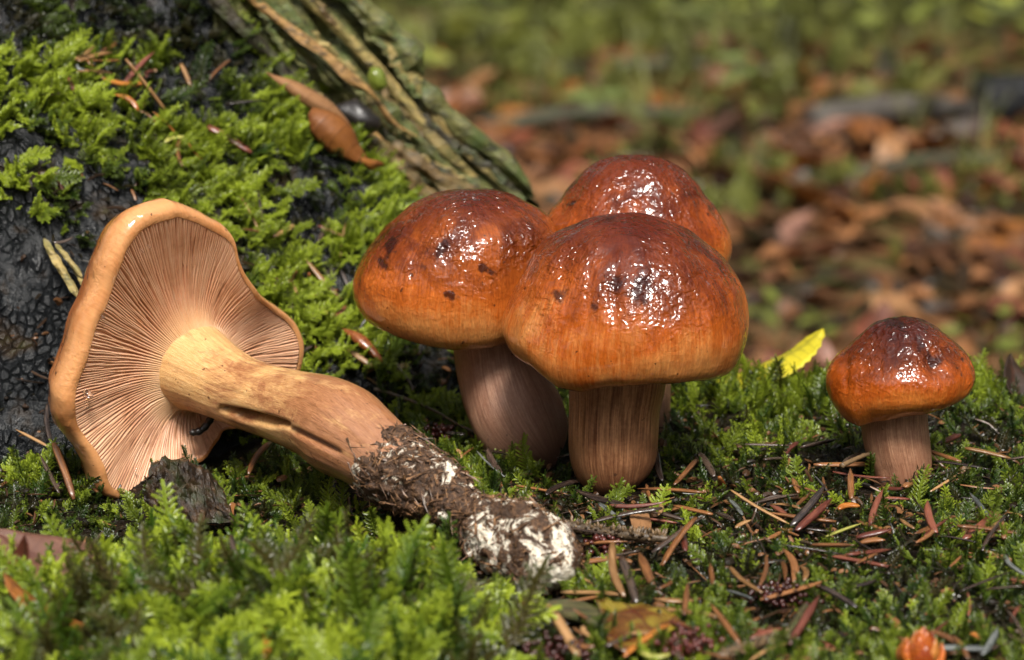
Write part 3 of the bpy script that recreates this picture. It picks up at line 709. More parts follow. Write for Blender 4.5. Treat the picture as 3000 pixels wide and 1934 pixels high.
bl = N.noise(N.mapv(v, loc=(.2, 0, .4), scale=(.6, .6, 1.5)), 90, 6, .72, .5)
rough = N.ramp(N.math('ADD', N.math('ADD', N.math('MULTIPLY', t, .34), N.math('MULTIPLY', st2, .35)), N.math('MULTIPLY', bl, .85)), [(.67, 0.0), (.84, .85)])
c = N.mix(rough, c, N.ramp(st, [(.35, (.15, .04, .016)), (.6, (.34, .13, .055))]))
c = N.mix(N.ramp(N.math('ADD', t, N.math('MULTIPLY', N.math('SUBTRACT', st2, .5), .5)), [(.78, 0.0), (.95, .35)]), c, (.36, .19, .12))
fl = N.ramp(N.noise(v, 330, 3, .6), [(.66, 0.0), (.70, .85)]); c = N.mix(fl, c, (.11, .035, .014))
N.t.nodes.active = None
mst = N.done(N.bsdf(c, .42, N.bump(N.math('ADD', st, N.math('MULTIPLY', N.noise(v, 800, 2, .5), .3)), .5, .0008), Coat_Weight=.5, Coat_Roughness=.15, Specular_IOR_Level=.3, Subsurface_Weight=.12, Subsurface_Radius=(.005, .002, .0009), Subsurface_Scale=.5))
mesh_obj('stipe', V, F, mst, m_lying, True, {'ang': np.abs(A - math.pi), 't': Tt}, loc=C0)
# soil-caked base
CS = resample(line(SOIL), 110)
lump = []
def soil_disp(a, t, p):
    g = .32 * fbm(p[0] * 1.1, p[1] * 1.1, p[2] * 1.1, 4) + .16 * abs(nz(p[0] * 3.1, p[1] * 3.1, p[2] * 3.1)) + .06 * nz(p[0] * 8, p[1] * 8, p[2] * 8)
    g = g * float(sstep(-.02, .16, t)) - .10 * float(sstep(.12, 0, t))
    lump.append(g); return g
V, F, A, Tt = loft(CS[:, :3], CS[:, 3], 120, 1.0, disp=soil_disp)
soil_o = mesh_obj('soil_clump', V, F, M['root_soil'], m_lying, True, {'t': Tt, 'lump': (lump + [0] * (len(V) - len(lump)))}, loc=B0)
# crumbs, fibres and needle bits pressed into the soil
DV, DF = [], []
for k in range(1500):
    i = random.randrange(4, 106) * 120 + random.randrange(120); p = V[i]; c_ = CS[min(109, i // 120), :3]
    n_ = p - c_; n_ /= np.linalg.norm(n_)
    d = rng.normal(size=3); d -= n_ * (d @ n_) * .7; d /= np.linalg.norm(d); e = np.cross(d, n_)
    L = random.choice((.06, .09, .14, .3, .5, .8)) * random.uniform(.6, 1.2); w = random.uniform(.018, .05)
    b = len(DV); q = p + n_ * .02
    DV += [q - d * L / 2 - e * w, q - d * L / 2 + e * w, q + d * L / 2 + n_ * .06, q + n_ * w * 1.6]
    DF += [(b, b + 1, b + 3), (b + 1, b + 2, b + 3), (b + 2, b, b + 3), (b, b + 2, b + 1)]
dbr = mesh_obj('crumbs', DV, DF, M['crumbs'], soil_o, False); dbr['kind'] = 'stuff'

# ------------------------------------------------------------------ moss
def moss_frond(name, length, nb, blen, leaf, curve, dense, mat, flat=.6, seed=0):
    r = random.Random(seed); V, F, TP = [], [], []
    def leafq(p, d, side, L, W, tip0):
        b = len(V); V.extend([p, p + d * L * .45 + side * W, p + d * L, p + d * L * .45 - side * W])
        F.append((b, b + 1, b + 2)); F.append((b, b + 2, b + 3)); TP.extend([tip0, tip0, min(1, tip0 + .3), tip0])
    def shoot(p, d, up, L, lf, steps, t0):
        q = p.copy(); dd = d.copy(); s = np.cross(dd, up); s /= np.linalg.norm(s); pos = []
        for k in range(steps):
            f = k / steps; dd = dd + up * curve * (1 - 1.6 * f) * .12 + rng.normal(size=3) * .05; dd /= np.linalg.norm(dd); q = q + dd * L / steps
            pos.append((q.copy(), dd.copy(), f))
            for m_ in range(dense):
                a = (k * 2.4 + m_ * 2 * math.pi / dense) + r.uniform(-.3, .3)
                o = s * math.cos(a) + np.cross(s, dd) * math.sin(a) * flat
                ld = dd * .75 + o * (.75 - .3 * f); ld /= np.linalg.norm(ld)
                sd = np.cross(ld, up); sd /= np.linalg.norm(sd) + 1e-6
                leafq(q, ld, sd, lf * (1 - .35 * f) * r.uniform(.85, 1.35), lf * .17, t0 + .4 * f)
        return pos, s
    up = np.array([0, 0, 1.0]); pos, s = shoot(np.zeros(3), np.array([0, 1.0, .15]), up, length, leaf, int(length / leaf * 3.2), .15)
    for b_ in range(nb):
        f = .08 + .84 * b_ / nb; p, d, _ = pos[int(f * (len(pos) - 1))]
        sg = 1 if b_ % 2 else -1; L = blen * (1.05 - .75 * f) * r.uniform(.7, 1.25)
        d2 = d * .65 + s * sg * .9 + up * r.uniform(-.15, .25); d2 /= np.linalg.norm(d2)
        shoot(p, d2, up, L, leaf * .8, max(3, int(L / leaf * 3.0)), .25 + .3 * f)
    me = bpy.data.meshes.new(name); me.from_pydata((np.array(V) * S).tolist(), [], F); me.materials.append(mat)
    a = me.attributes.new('tip', 'FLOAT', 'POINT'); a.data.foreach_set('value', np.array(TP, np.float32))
    me.update(); return me
def proto_coll(name, meshes):
    c = bpy.data.collections.new(name)
    for i, me in enumerate(meshes):
        o = bpy.data.objects.new('%s_%02d' % (name, i), me); c.objects.link(o)
    return c
def instancer(name, P, ROT, SCL, TINT, coll, label, cat, nproto, kind='stuff'):
    P = np.asarray(P, float); n = len(P)
    me = bpy.data.meshes.new(name); me.from_pydata((P * S).tolist(), [], [])
    a = me.attributes.new('rot', 'FLOAT_VECTOR', 'POINT'); a.data.foreach_set('vector', np.asarray(ROT, np.float32).ravel())
    a = me.attributes.new('scl', 'FLOAT', 'POINT'); a.data.foreach_set('value', np.asarray(SCL, np.float32))
    a = me.attributes.new('tint', 'FLOAT', 'POINT'); a.data.foreach_set('value', np.clip(np.asarray(TINT, np.float32), 0, 1))
    a = me.attributes.new('pick', 'INT', 'POINT'); a.data.foreach_set('value', rng.integers(0, nproto, n).astype(np.int32))
    o = bpy.data.objects.new(name, me); col.objects.link(o)
    ng = bpy.data.node_groups.new(name + '_scatter', 'GeometryNodeTree')
    ng.interface.new_socket('Geometry', in_out='INPUT', socket_type='NodeSocketGeometry'); ng.interface.new_socket('Geometry', in_out='OUTPUT', socket_type='NodeSocketGeometry')
    gi = ng.nodes.new('NodeGroupInput'); go = ng.nodes.new('NodeGroupOutput'); ip = ng.nodes.new('GeometryNodeInstanceOnPoints'); ci = ng.nodes.new('GeometryNodeCollectionInfo')
    ci.inputs[0].default_value = coll; ci.inputs['Separate Children'].default_value = True; ci.inputs['Reset Children'].default_value = True
    def na(nm, t):
        x = ng.nodes.new('GeometryNodeInputNamedAttribute'); x.data_type = t; x.inputs[0].default_value = nm; return x.outputs[0]
    er = ng.nodes.new('FunctionNodeEulerToRotation')
    L = ng.links.new
    L(gi.outputs[0], ip.inputs['Points']); L(ci.outputs[0], ip.inputs['Instance']); ip.inputs['Pick Instance'].default_value = True
    L(na('pick', 'INT'), ip.inputs['Instance Index']); L(na('rot', 'FLOAT_VECTOR'), er.inputs[0]); L(er.outputs[0], ip.inputs['Rotation']); L(na('scl', 'FLOAT'), ip.inputs['Scale'])
    L(ip.outputs[0], go.inputs[0])
    md = o.modifiers.new('scatter', 'NODES'); md.node_group = ng
    return tag(o, label, cat, kind=kind)
def surf_normal(x, y, e=.25):
    n = np.array([-(T(x + e, y) - T(x - e, y)) / (2 * e), -(T(x, y + e) - T(x, y - e)) / (2 * e), 1.0]); return n / np.linalg.norm(n)
def lean(n, k):
    m_ = n + np.array([random.gauss(0, .25), -k, random.gauss(0, .1)]); return m_ / np.linalg.norm(m_)
def frond_rot(n, az, pitch):
    """frond +Y grows along the surface at azimuth az, lifted by pitch; +Z near the normal"""
    t = np.array([math.cos(az), math.sin(az), 0]); t -= n * (t @ n); t /= np.linalg.norm(t)
    y = t * math.cos(pitch) + n * math.sin(pitch); z = n * math.cos(pitch) - t * math.sin(pitch); x = np.cross(y, z)
    return Matrix((x, y, z)).transposed().to_euler()

feather = lambda mat, tag_: [moss_frond(tag_ + str(i), L, nb, bl, lf, cu, 3, mat, .6, 10 + i) for i, (L, nb, bl, lf, cu) in
            enumerate(((1.5, 18, .42, .115, .8), (1.2, 14, .36, .105, 1.2), (1.8, 20, .46, .12, .4), (1.0, 11, .30, .105, 1.6), (1.35, 16, .5, .115, -.2)))]
short = lambda mat, tag_: [moss_frond(tag_ + str(i), L, nb, bl, lf, cu, 3, mat, .8, 40 + i) for i, (L, nb, bl, lf, cu) in
            enumerate(((.7, 8, .25, .12, 1.0), (.55, 6, .22, .11, 1.6), (.8, 10, .28, .12, .5), (.6, 5, .18, .13, 2.2)))]
c_bright = proto_coll('frond_bright', feather(M['moss_bright'], 'frond_bright') + short(M['moss_bright'], 'sprig_bright'))
c_mid = proto_coll('frond_mid', feather(M['moss_mid'], 'frond_mid') + short(M['moss_mid'], 'sprig_mid'))
c_dark = proto_coll('frond_dark', short(M['moss_dark'], 'sprig_dark'))

stem_pts = np.vstack([CW, CS])
stipe_feet = [(at_y(1803, 1420, .9), 1.22), (at_y(1580, 1320, 3.7), 1.15), (at_y(1862, 1310, 6.5), .95), (at_y(2646, 1410, 1.0), .78), (at_y(1540, 1280, 4.0), 1.3)]
def blocked(p, h=.5):
    d = np.linalg.norm(stem_pts[:, :3] - (p + np.array([0, 0, h])), axis=1) - stem_pts[:, 3]
    if d.min() < .15: return True
    for q, r in stipe_feet:
        if math.hypot(p[0] - q[0], p[1] - q[1]) < r: return True
    v_ = p - RCc; da = v_ @ ax
    if -2.9 < da < .35:
        rp = np.linalg.norm(v_ - ax * da)
        if rp < 4.2 * (1 - .25 * max(0, -da - 1)): return True
    return False
layers = {'front': ([], [], [], []), 'bank': ([], [], [], []), 'stump': ([], [], [], []), 'rot': ([], [], [], []), 'film': ([], [], [], [])}
def put(layer, p, n, az, pitch, scl, tint):
    L = layers[layer]; L[0].append(p); L[1].append(tuple(frond_rot(n, az, pitch))); L[2].append(scl); L[3].append(tint)
count = 0
X = rng.uniform(-20, 20, 60000); Yy = rng.uniform(-21, 30, 60000)
for x, y in zip(X, Yy):
    hz = H(x, y); sz = stump_z(x, y); p = np.array([x, y, max(hz, sz)])
    px, py = proj(p)
    if not (-250 < px < 3250 and -300 < py < 2250): continue
    if y > bank_edge(x) + 4 and sz < hz: continue
    if blocked(p): continue
    patch = fbm(x * .35, y * .35, 21.0, 3)
    if sz > hz + .05:
        n = surf_normal(x, y)
        black = sstep(-9.6, -11.4, x) * sstep(13.0, 10.0, y) 
        # bare black wood on the left, with strings of moss over it
        strings = max(math.exp(-((py - (430 + .95 * px + 40 * math.sin(px * .03))) / 55) ** 2) * (px < 260),
                      math.exp(-((py - (560 + .42 * px)) / 48) ** 2) * (px < 250), float(py < 330 + .6 * px) * .9)
        p2 = nz(x * .7, p[2] * .7, y * .7 + 61); dens = (1 - black) * (.8 if patch + .5 * p2 > -.12 else .12) + black * strings * .9
        if px < 330 and py > 430 + 1.05 * px + 60 and strings < .3: dens *= .05
        ledge = math.exp(-(((px - 370) / 170) ** 2 + ((py - 230) / 75) ** 2)); dens *= 1 - .75 * ledge
        if random.random() > dens:
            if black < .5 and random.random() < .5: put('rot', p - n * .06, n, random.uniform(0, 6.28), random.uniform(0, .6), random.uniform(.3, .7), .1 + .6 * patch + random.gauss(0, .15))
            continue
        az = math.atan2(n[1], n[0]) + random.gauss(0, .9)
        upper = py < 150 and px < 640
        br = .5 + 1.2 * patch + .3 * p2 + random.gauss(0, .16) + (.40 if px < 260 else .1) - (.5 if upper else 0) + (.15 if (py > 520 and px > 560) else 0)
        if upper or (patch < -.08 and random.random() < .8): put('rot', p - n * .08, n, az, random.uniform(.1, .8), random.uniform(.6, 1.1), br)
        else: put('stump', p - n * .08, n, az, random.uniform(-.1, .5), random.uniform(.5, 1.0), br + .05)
    else:
        n = surf_normal(x, y)
        fg = float(sstep(-7.6, -9.6, y + .30 * max(0, x + 4.5) + .35 * max(0, -8.5 - x))) * float(sstep(-.2, -1.6, x + .12 * (y + 12)))
        if random.random() < fg:
            p3 = nz(x * .9, y * .9, 71)
            if random.random() < .92 * math.exp(-(((px - 140) / 150) ** 2 + ((py - 1690) / 110) ** 2)): continue
            if random.random() < (.18 if p3 > -.15 else .8) or blocked(p, 1.3): continue
            az = random.uniform(0, 6.28)
            put('front', p + n * random.uniform(-.15, .35), lean(n, random.uniform(.3, 1.3)), az, random.uniform(-.2, .35) if random.random() < .92 else random.uniform(.5, 1.1), random.uniform(.6, 1.5), (.50 + 1.5 * patch + .25 * p3 + random.gauss(0, .24)) if random.random() > .12 else random.uniform(0, .12))
        else:
            p2 = nz(x * .8, y * .8, 61); base = (.62 if patch + .45 * p2 > -.06 else .10)
            # worn, needle-covered patch in front of the cluster
            worn = math.exp(-(((x - 3.0) / 5.0) ** 2 + ((y + 4.5) / 4.5) ** 2)) + .8 * math.exp(-(((x - 8) / 5) ** 2 + ((y + 3) / 2.2) ** 2))
            base *= 1 - min(.8, .85 * worn)
            base *= 1 - .85 * math.exp(-(((x + 6.0) / 3.2) ** 2 + ((y + 3.6) / 2.4) ** 2))
            base *= 1 - .7 * math.exp(-(((x + 10.8) / 2.4) ** 2 + ((y + 3.0) / 2.4) ** 2))
            if random.random() > base:
                if random.random() < .75: put('film', p - n * .05, n, random.uniform(0, 6.28), random.uniform(0, .5), random.uniform(.3, .62), .12 + .7 * patch + .25 * p2 + random.gauss(0, .2))
                continue
            put('bank', p - n * .1, lean(n, random.uniform(.0, .9)), random.uniform(0, 6.28), random.uniform(-.15, .45), random.uniform(.4, .85), .36 + 1.1 * patch + .35 * p2 + random.gauss(0, .2))
# bright sprays along the back rim of the bank
for k in range(900):
    x = random.uniform(5, 15); y = bank_edge(x) + random.uniform(-3.5, 1.5); p = np.array([x, y, H(x, y)]); 
    if blocked(p): continue
    n = surf_normal(x, y); put('bank', p - n * .05, n, random.uniform(0, 6.28), random.uniform(.2, 1.1), random.uniform(.5, .9), .7 + random.gauss(0, .2))
instancer('moss', *layers['front'], c_bright, 'bright yellow-green feathery moss cushion in front of the toppled mushroom', 'moss', 9)
instancer('moss', *layers['bank'], c_mid, 'low green moss carpet on the soil around the standing mushrooms', 'moss', 9)
instancer('moss', *layers['stump'], c_mid, 'feathery green moss hanging over the rotten stump', 'moss', 9)
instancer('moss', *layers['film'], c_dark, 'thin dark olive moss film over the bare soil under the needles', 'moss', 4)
instancer('moss', *layers['rot'], c_dark, 'dark fine moss film in bare gaps and on the upper wall of the stump', 'moss', 4)

# ------------------------------------------------------------------ needles
def needle_mesh(name, bend, w=.11, twist=0.0, tipcut=False):
    """unit length along +Y, laid flat, grooved on top"""
    V, F = [], []; m = 9
    for i in range(m):
        t = i / (m - 1); wr = w * min(1, .45 + t * 3.2, (.10 if not tipcut else .6) + (1 - t) * 3.0)
        c = np.array([bend * math.sin(t * math.pi) * .5, t, .10 * bend * math.sin(t * math.pi)])
        for k, (a, h) in enumerate(((-1, 0), (-.55, .38), (0, .24), (.55, .38), (1, 0), (0, -.42))):
            V.append(c + np.array([a * wr * .5, 0, h * wr * .75]))
    F = grid_faces(6, m, True); F.append(tuple(range(5, -1, -1))); F.append(tuple((m - 1) * 6 + k for k in range(6)))
    return np.array(V), F
NSHAPE = [needle_mesh('n', b, w, 0, tc) for b, w, tc in ((0, .12, False), (.05, .11, False), (-.07, .115, False), (.13, .10, False), (-.12, .10, True), (.03, .13, True))]
NMESH = {}
def needle_data(shape, mat, L, w_cm):
    key = (shape, mat, round(L * 3), round(w_cm * 20))
    if key not in NMESH:
        V, F = NSHAPE[shape]; v = V.copy(); Lq = round(L * 3) / 3; wq = max(1, round(w_cm * 20)) / 20
        v[:, 0] = V[:, 0] * wq / .115 * (1 if abs(V[:, 0]).max() < .2 else .8); v[:, 2] *= wq / .115; v[:, 1] *= Lq
        me = bpy.data.meshes.new('conifer_needle'); me.from_pydata((v * S).tolist(), [], F); me.polygons.foreach_set('use_smooth', [True] * len(me.polygons))
        me.materials.append(M[mat]); me.update(); NMESH[key] = me
    return NMESH[key]
NLAB = {'n_brown': 'brown', 'n_dark': 'blackened', 'n_tan': 'tan', 'n_red': 'reddish', 'n_grey': 'grey', 'n_orange': 'orange', 'n_yellow': 'yellow-green'}
MARKS = [((1803, 1425), 'the broad front mushroom'), ((1560, 1330), 'the leaning stem of the cluster'), ((2646, 1415), 'the small lone mushroom'), ((1590, 1700), 'the soiled stem base'), ((1850, 1850), 'the torn wet leaf'),
         ((2690, 1915), 'the scaly orange bud'), ((2272, 1752), 'the clump of red granules'), ((2430, 1560), 'the open mossy patch'), ((2900, 1560), 'the far bank edge'), ((1800, 1560), 'the rough twig'), ((1000, 1000), 'the long bud scale'), ((250, 1400), 'the foot of the black wood'), ((650, 1400), 'the dark bark piece')]
MARK3 = None
def near_mark(p):
    q = proj(p); return min(MARKS, key=lambda m_: (m_[0][0] - q[0]) ** 2 + (2.2 * (m_[0][1] - q[1])) ** 2)[1]
def put_needle(p0, p1, mat, w, where, lift=0.0):
    d = p1 - p0; L = np.linalg.norm(d); d /= L
    o = bpy.data.objects.new('conifer_needle', needle_data(random.randrange(6), mat, max(.34, L), w)); col.objects.link(o)
    up = surf_normal(*((p0 + p1) / 2)[:2]) + rng.normal(size=3) * .25; z = up - d * (up @ d); z /= np.linalg.norm(z); x = np.cross(d, z)
    mt = Matrix((x, d, z)).transposed().to_4x4(); mt.translation = Vector((p0) * S); o.matrix_world = mt
    size = ('short ' if L < 1.05 else 'long ' if L > 1.75 else '') + ('broad ' if w > .225 else 'thin ' if w < .15 else '') + NLAB[mat]
    mid_ = (p0 + p1) / 2
    spot_ = {'bank': 'on the moss beside ' + near_mark(mid_), 'stump': 'on the mossy stump ' + ('ledge' if proj(mid_)[1] < 330 else 'slope'), 'front': 'in the bright moss cushion'}[where]
    tag(o, '%s conifer needle %s' % (size, spot_), 'needle', '%s needles %s' % (size, spot_))
    return o
def needle_px(a, b, mat, w=.2, where='bank', lmax=2.1, lift=.55):
    if a[1] < b[1]: a, b = b, a                      # a = lower end in the picture
    p0 = onsurf(*a, lift); p1 = onsurf(*b, lift)
    if np.linalg.norm(p1 - p0) > lmax:
        d = ray(*b); d = d / np.linalg.norm(d); q = p0 - CAM; tc = q @ d; h2 = q @ q - tc * tc
        t = tc + math.sqrt(max(0, lmax ** 2 - h2)) if h2 < lmax ** 2 else tc
        p1 = CAM + d * t
    put_needle(p0, p1, mat, w, where)
def batch(rows, ox, oy, s, where, w0=.2):
    for r in rows:
        u0, v0, u1, v1, m_ = r[:5]; w = r[5] if len(r) > 5 else w0
        needle_px((ox + u0 * s, oy + v0 * s), (ox + u1 * s, oy + v1 * s), 'n_' + m_, w, where)
batch([(0, 340, 160, 270, 'dark', .26), (130, 310, 400, 395, 'dark', .24), (220, 480, 600, 405, 'dark', .18), (270, 390, 390, 490, 'grey', .16), (540, 430, 700, 470, 'dark'),
       (530, 630, 810, 430, 'dark', .22), (580, 695, 755, 445, 'brown', .27), (170, 590, 400, 575, 'brown', .2), (110, 690, 460, 635, 'brown'), (330, 570, 390, 850, 'tan', .24),
       (370, 640, 450, 880, 'dark', .22), (460, 620, 530, 790, 'brown', .24), (565, 810, 640, 755, 'brown', .14), (70, 830, 380, 840, 'tan', .2), (690, 940, 710, 770, 'brown', .13),
       (810, 870, 970, 1090, 'brown', .24), (0, 880, 160, 1150, 'tan', .26), (390, 1150, 620, 985, 'orange', .26), (440, 1130, 620, 1140, 'yellow', .2), (770, 140, 840, 250, 'dark', .2),
       (640, 290, 755, 160, 'brown', .14), (460, 310, 790, 330, 'brown', .18), (560, 110, 580, 270, 'dark', .22), (910, 310, 1220, 490, 'tan', .17), (920, 370, 980, 440, 'grey', .15),
       (1190, 160, 1265, 70, 'red', .22), (1230, 250, 1260, 330, 'brown', .2), (1220, 500, 1410, 270, 'dark', .24), (1250, 520, 1440, 350, 'red', .27), (1120, 430, 1450, 475, 'brown', .18),
       (1130, 390, 1270, 410, 'tan', .15), (1180, 510, 1260, 545, 'brown', .16), (1400, 550, 1560, 490, 'yellow', .16), (1460, 412, 1540, 400, 'orange', .24), (1620, 490, 1690, 300, 'red', .18),
       (1640, 300, 1800, 310, 'red', .16), (1520, 200, 1525, 360, 'brown', .22), (1550, 555, 1750, 510, 'red', .2), (1570, 580, 1720, 565, 'brown', .18), (1500, 640, 1750, 610, 'red', .22),
       (1380, 640, 1710, 700, 'red', .18), (1770, 460, 1840, 510, 'tan', .16), (1850, 580, 1950, 495, 'brown', .14), (1905, 360, 1950, 530, 'red', .24), (1950, 540, 2160, 580, 'dark', .12),
       (2085, 565, 2250, 430, 'red', .24), (2110, 320, 2210, 450, 'grey', .18), (2250, 410, 2290, 560, 'brown', .24), (2180, 620, 2300, 440, 'dark', .16), (2300, 430, 2380, 450, 'tan', .15),
       (2290, 640, 2389, 740, 'grey', .22), (1065, 800, 1100, 620, 'brown', .14), (1180, 600, 1240, 780, 'brown', .24), (1130, 800, 1390, 795, 'brown', .2), (930, 710, 1080, 830, 'tan', .18),
       (870, 810, 1030, 860, 'grey', .16), (1215, 1090, 1375, 830, 'red', .2), (1270, 700, 1290, 770, 'tan', .2), (1020, 1060, 1180, 1010, 'red', .2), (660, 1060, 680, 1167, 'dark', .22),
       (140, 1060, 240, 1100, 'brown', .18), (1940, 1110, 2220, 1115, 'grey', .2), (2030, 1040, 2110, 1160, 'brown', .22), (2180, 1140, 2260, 1000, 'grey', .2), (2110, 1030, 2170, 1060, 'orange', .16),
       (2330, 980, 2370, 900, 'red', .14), (2290, 900, 2389, 1060, 'dark', .12), (1960, 90, 2070, 40, 'red', .24), (1480, 195, 1610, 130, 'dark', .18), (90, 900, 200, 960, 'brown', .16), (560, 1000, 700, 985, 'brown', .2),
       (195, 1010, 240, 1060, 'tan', .22), (1400, 1120, 1410, 1070, 'red', .12), (2020, 700, 2080, 640, 'brown', .12), (1110, 560, 1180, 520, 'brown', .14), (850, 430, 940, 470, 'dark', .18), (1000, 1000, 1060, 960, 'brown', .15)], 1600, 1250, .586, 'bank')
batch([(965, 470, 1280, 880, 'tan', .2), (930, 640, 1175, 375, 'red', .2), (800, 600, 1080, 620, 'orange', .3), (825, 690, 1040, 830, 'orange', .26), (1040, 830, 1170, 920, 'brown', .16), (590, 460, 860, 390, 'tan'),
       (560, 450, 720, 340, 'tan', .16), (760, 380, 865, 310, 'brown', .18), (545, 470, 640, 530, 'grey', .18), (600, 540, 840, 550, 'tan', .16), (690, 455, 900, 455, 'brown', .16), (1100, 580, 1160, 520, 'red', .2),
       (940, 670, 1060, 740, 'dark', .18), (1080, 800, 1110, 700, 'brown', .18), (1150, 840, 1320, 1000, 'orange', .12), (1560, 950, 1890, 1150, 'red', .24), (1240, 1070, 1370, 1040, 'yellow', .2), (1350, 1060, 1370, 1250, 'brown', .2),
       (1400, 1060, 1520, 1200, 'orange', .09), (300, 660, 450, 690, 'dark', .16), (300, 710, 460, 705, 'dark', .16), (520, 590, 550, 680, 'red', .18), (640, 420, 700, 500, 'brown', .16), (1000, 560, 1010, 390, 'dark', .1),
       (3970, 3070, 4230, 3760, 'brown', .11), (4200, 2950, 4310, 3790, 'dark', .08)][:24], 0, 0, .3897, 'stump')
batch([(1550, 1280, 1650, 1470, 'tan', .12), (1640, 1200, 1680, 1480, 'dark', .1), (1740, 1510, 1880, 1430, 'tan', .14), (1540, 1460, 1700, 1490, 'red', .12)], 0, 0, .46, 'stump')
batch([(1450, 330, 1620, 530, 'tan', .22), (1560, 620, 1650, 550, 'red', .2), (1640, 760, 1770, 850, 'tan', .22), (1180, 1360, 1290, 1200, 'brown', .22), (230, 1030, 250, 1230, 'dark', .2), (250, 1200, 350, 1480, 'brown', .2),
       (180, 1250, 280, 1450, 'dark', .16), (60, 1140, 230, 1230, 'tan', .12), (390, 1420, 470, 1450, 'brown', .2), (1500, 560, 1560, 600, 'brown', .18), (1430, 800, 1500, 740, 'dark', .14)], 0, 550, .617, 'bank')
batch([(1490, 990, 1620, 1250, 'dark', .24), (1620, 1250, 1750, 1500, 'dark', .24), (1520, 1290, 1780, 1530, 'grey', .12), (1340, 1280, 1380, 1370, 'tan', .2), (1200, 1130, 1430, 1150, 'dark', .16), (1210, 530, 1290, 580, 'orange', .14), (1380, 1370, 1500, 1270, 'brown', .1)], 900, 900, .3247, 'bank')
batch([(1240, 390, 1350, 660, 'dark', .2), (1370, 640, 1440, 860, 'brown', .22), (1430, 870, 1430, 1073, 'orange', .24), (1170, 830, 1400, 720, 'dark', .24), (1470, 560, 1490, 710, 'red', .18), (1180, 580, 1220, 680, 'red', .16),
       (430, 880, 540, 1020, 'red', .18), (60, 1050, 150, 990, 'orange', .22), (300, 870, 480, 1060, 'brown', .16), (870, 400, 980, 520, 'orange', .24), (1195, 150, 1210, 330, 'red', .2), (1260, 220, 1270, 340, 'brown', .2),
       (370, 610, 570, 360, 'dark', .14), (80, 750, 140, 590, 'dark', .24), (660, 1040, 700, 1070, 'orange', .2), (640, 510, 700, 560, 'tan', .14)], 0, 1350, .5442, 'front', .2)
# loose ones between them
k = 0
while k < 80:
    px, py = random.uniform(1350, 2990), random.uniform(1300, 1925)
    p = onsurf(px, py, .5)
    if blocked(p, 0.1): continue
    a = random.uniform(0, 6.28); L = random.uniform(.8, 1.9)
    put_needle(p, p + np.array([math.cos(a) * L, math.sin(a) * L, random.uniform(-.1, .3)]), 'n_' + random.choice(('brown', 'dark', 'red', 'tan', 'brown', 'dark')), random.uniform(.09, .2), 'bank'); k += 1
k = 0
while k < 26:
    px, py = random.uniform(120, 1100), random.uniform(150, 1000)
    p = onsurf(px, py, .3)
    if blocked(p, 0.1): continue
    a = random.uniform(0, 6.28); L = random.uniform(.7, 1.5); n = surf_normal(*p[:2]); d = np.array([math.cos(a), math.sin(a), 0]); d -= n * (d @ n); d /= np.linalg.norm(d)
    put_needle(p, p + d * L, 'n_' + random.choice(('brown', 'dark', 'tan', 'red')), random.uniform(.1, .18), 'stump'); k += 1

# crumbs, broken needles and rotten bits strewn over the soil: nobody could count them
CH = []
for i in range(6):
    L = (.12, .2, .35, .55, .25, .8)[i]; w = (.07, .06, .05, .045, .12, .04)[i]; m_ = []
    V, F, _, _ = loft(resample([(0, -L / 2, 0), (.03 * (i - 2), 0, .02), (0, L / 2, 0)], 5), [w * .5, w * .8, w * .7, w * .75, w * .3], 5, .6, disp=lambda a, t, p: w * .3 * nz(a * 2, t * 5, i))
    me = bpy.data.meshes.new('crumb'); me.from_pydata((V * S).tolist(), [], F); me.materials.append(M['debris']); me.attributes.new('tip', 'FLOAT', 'POINT').data.foreach_set('value', np.full(len(V), .5, np.float32)); me.update(); CH.append(me)
c_ch = proto_coll('crumb', CH); P, Rr, Sc, Ti = [], [], [], []
while len(P) < 5200:
    x, y = random.uniform(-15, 17), random.uniform(-15, 11)
    worn = math.exp(-(((x - 4.0) / 6.5) ** 2 + ((y + 4.5) / 5.5) ** 2)) + .5
    if random.random() > worn or y > bank_edge(x): continue
    p = np.array([x, y, T(x, y)]); 
    if blocked(p, 0): continue
    P.append(p + np.array([0, 0, random.uniform(.02, .32)])); Rr.append((random.gauss(0, .4), random.gauss(0, .4), random.uniform(0, 6.28))); Sc.append(random.uniform(.6, 1.4)); Ti.append(random.random() ** 1.6)
instancer('forest_debris', P, Rr, Sc, Ti, c_ch, 'dark crumbs and broken needle bits strewn through the moss', 'debris', 6)

# ------------------------------------------------------------------ bud scales, twigs, leaves, chips
def bud_scale(a, b, w, label, lift=.45):
    p0 = onsurf(*a, lift); p1 = onsurf(*b, lift)
    if np.linalg.norm(p1 - p0) > 2.2: 
        d = ray(*b); d = d / np.linalg.norm(d); q = p0 - CAM; tc = q @ d; h2 = q @ q - tc * tc; p1 = CAM + d * (tc + math.sqrt(max(0, 4.8 - h2)))
    c = np.array([p0 * (1 - f) + p1 * f + np.array([0, 0, .12 * math.sin(f * math.pi)]) for f in np.linspace(0, 1, 16)])
    rad = [w * (.35 + 1.3 * f) * min(1, (1 - f) * 1.9 + .03) if f > .1 else w * (.25 + 2 * f) for f in np.linspace(0, 1, 16)]
    V, F, A, Tt = loft(c, rad, 12, .7); o = mesh_obj('bud_scale', V, F, M['bud'], loc=p0); return tag(o, label, 'bud scale')
bud_scale((2108, 1397), (2136, 1525), .19, 'glossy pointed brown bud scale lying in front of the small lone mushroom')
bud_scale((1120, 1060), (1000, 962), .26, 'long pointed brown bud scale on moss above the toppled stem')
bud_scale((905, 800), (920, 942), .16, 'narrow orange bud scale standing in moss beside the gilled cap')
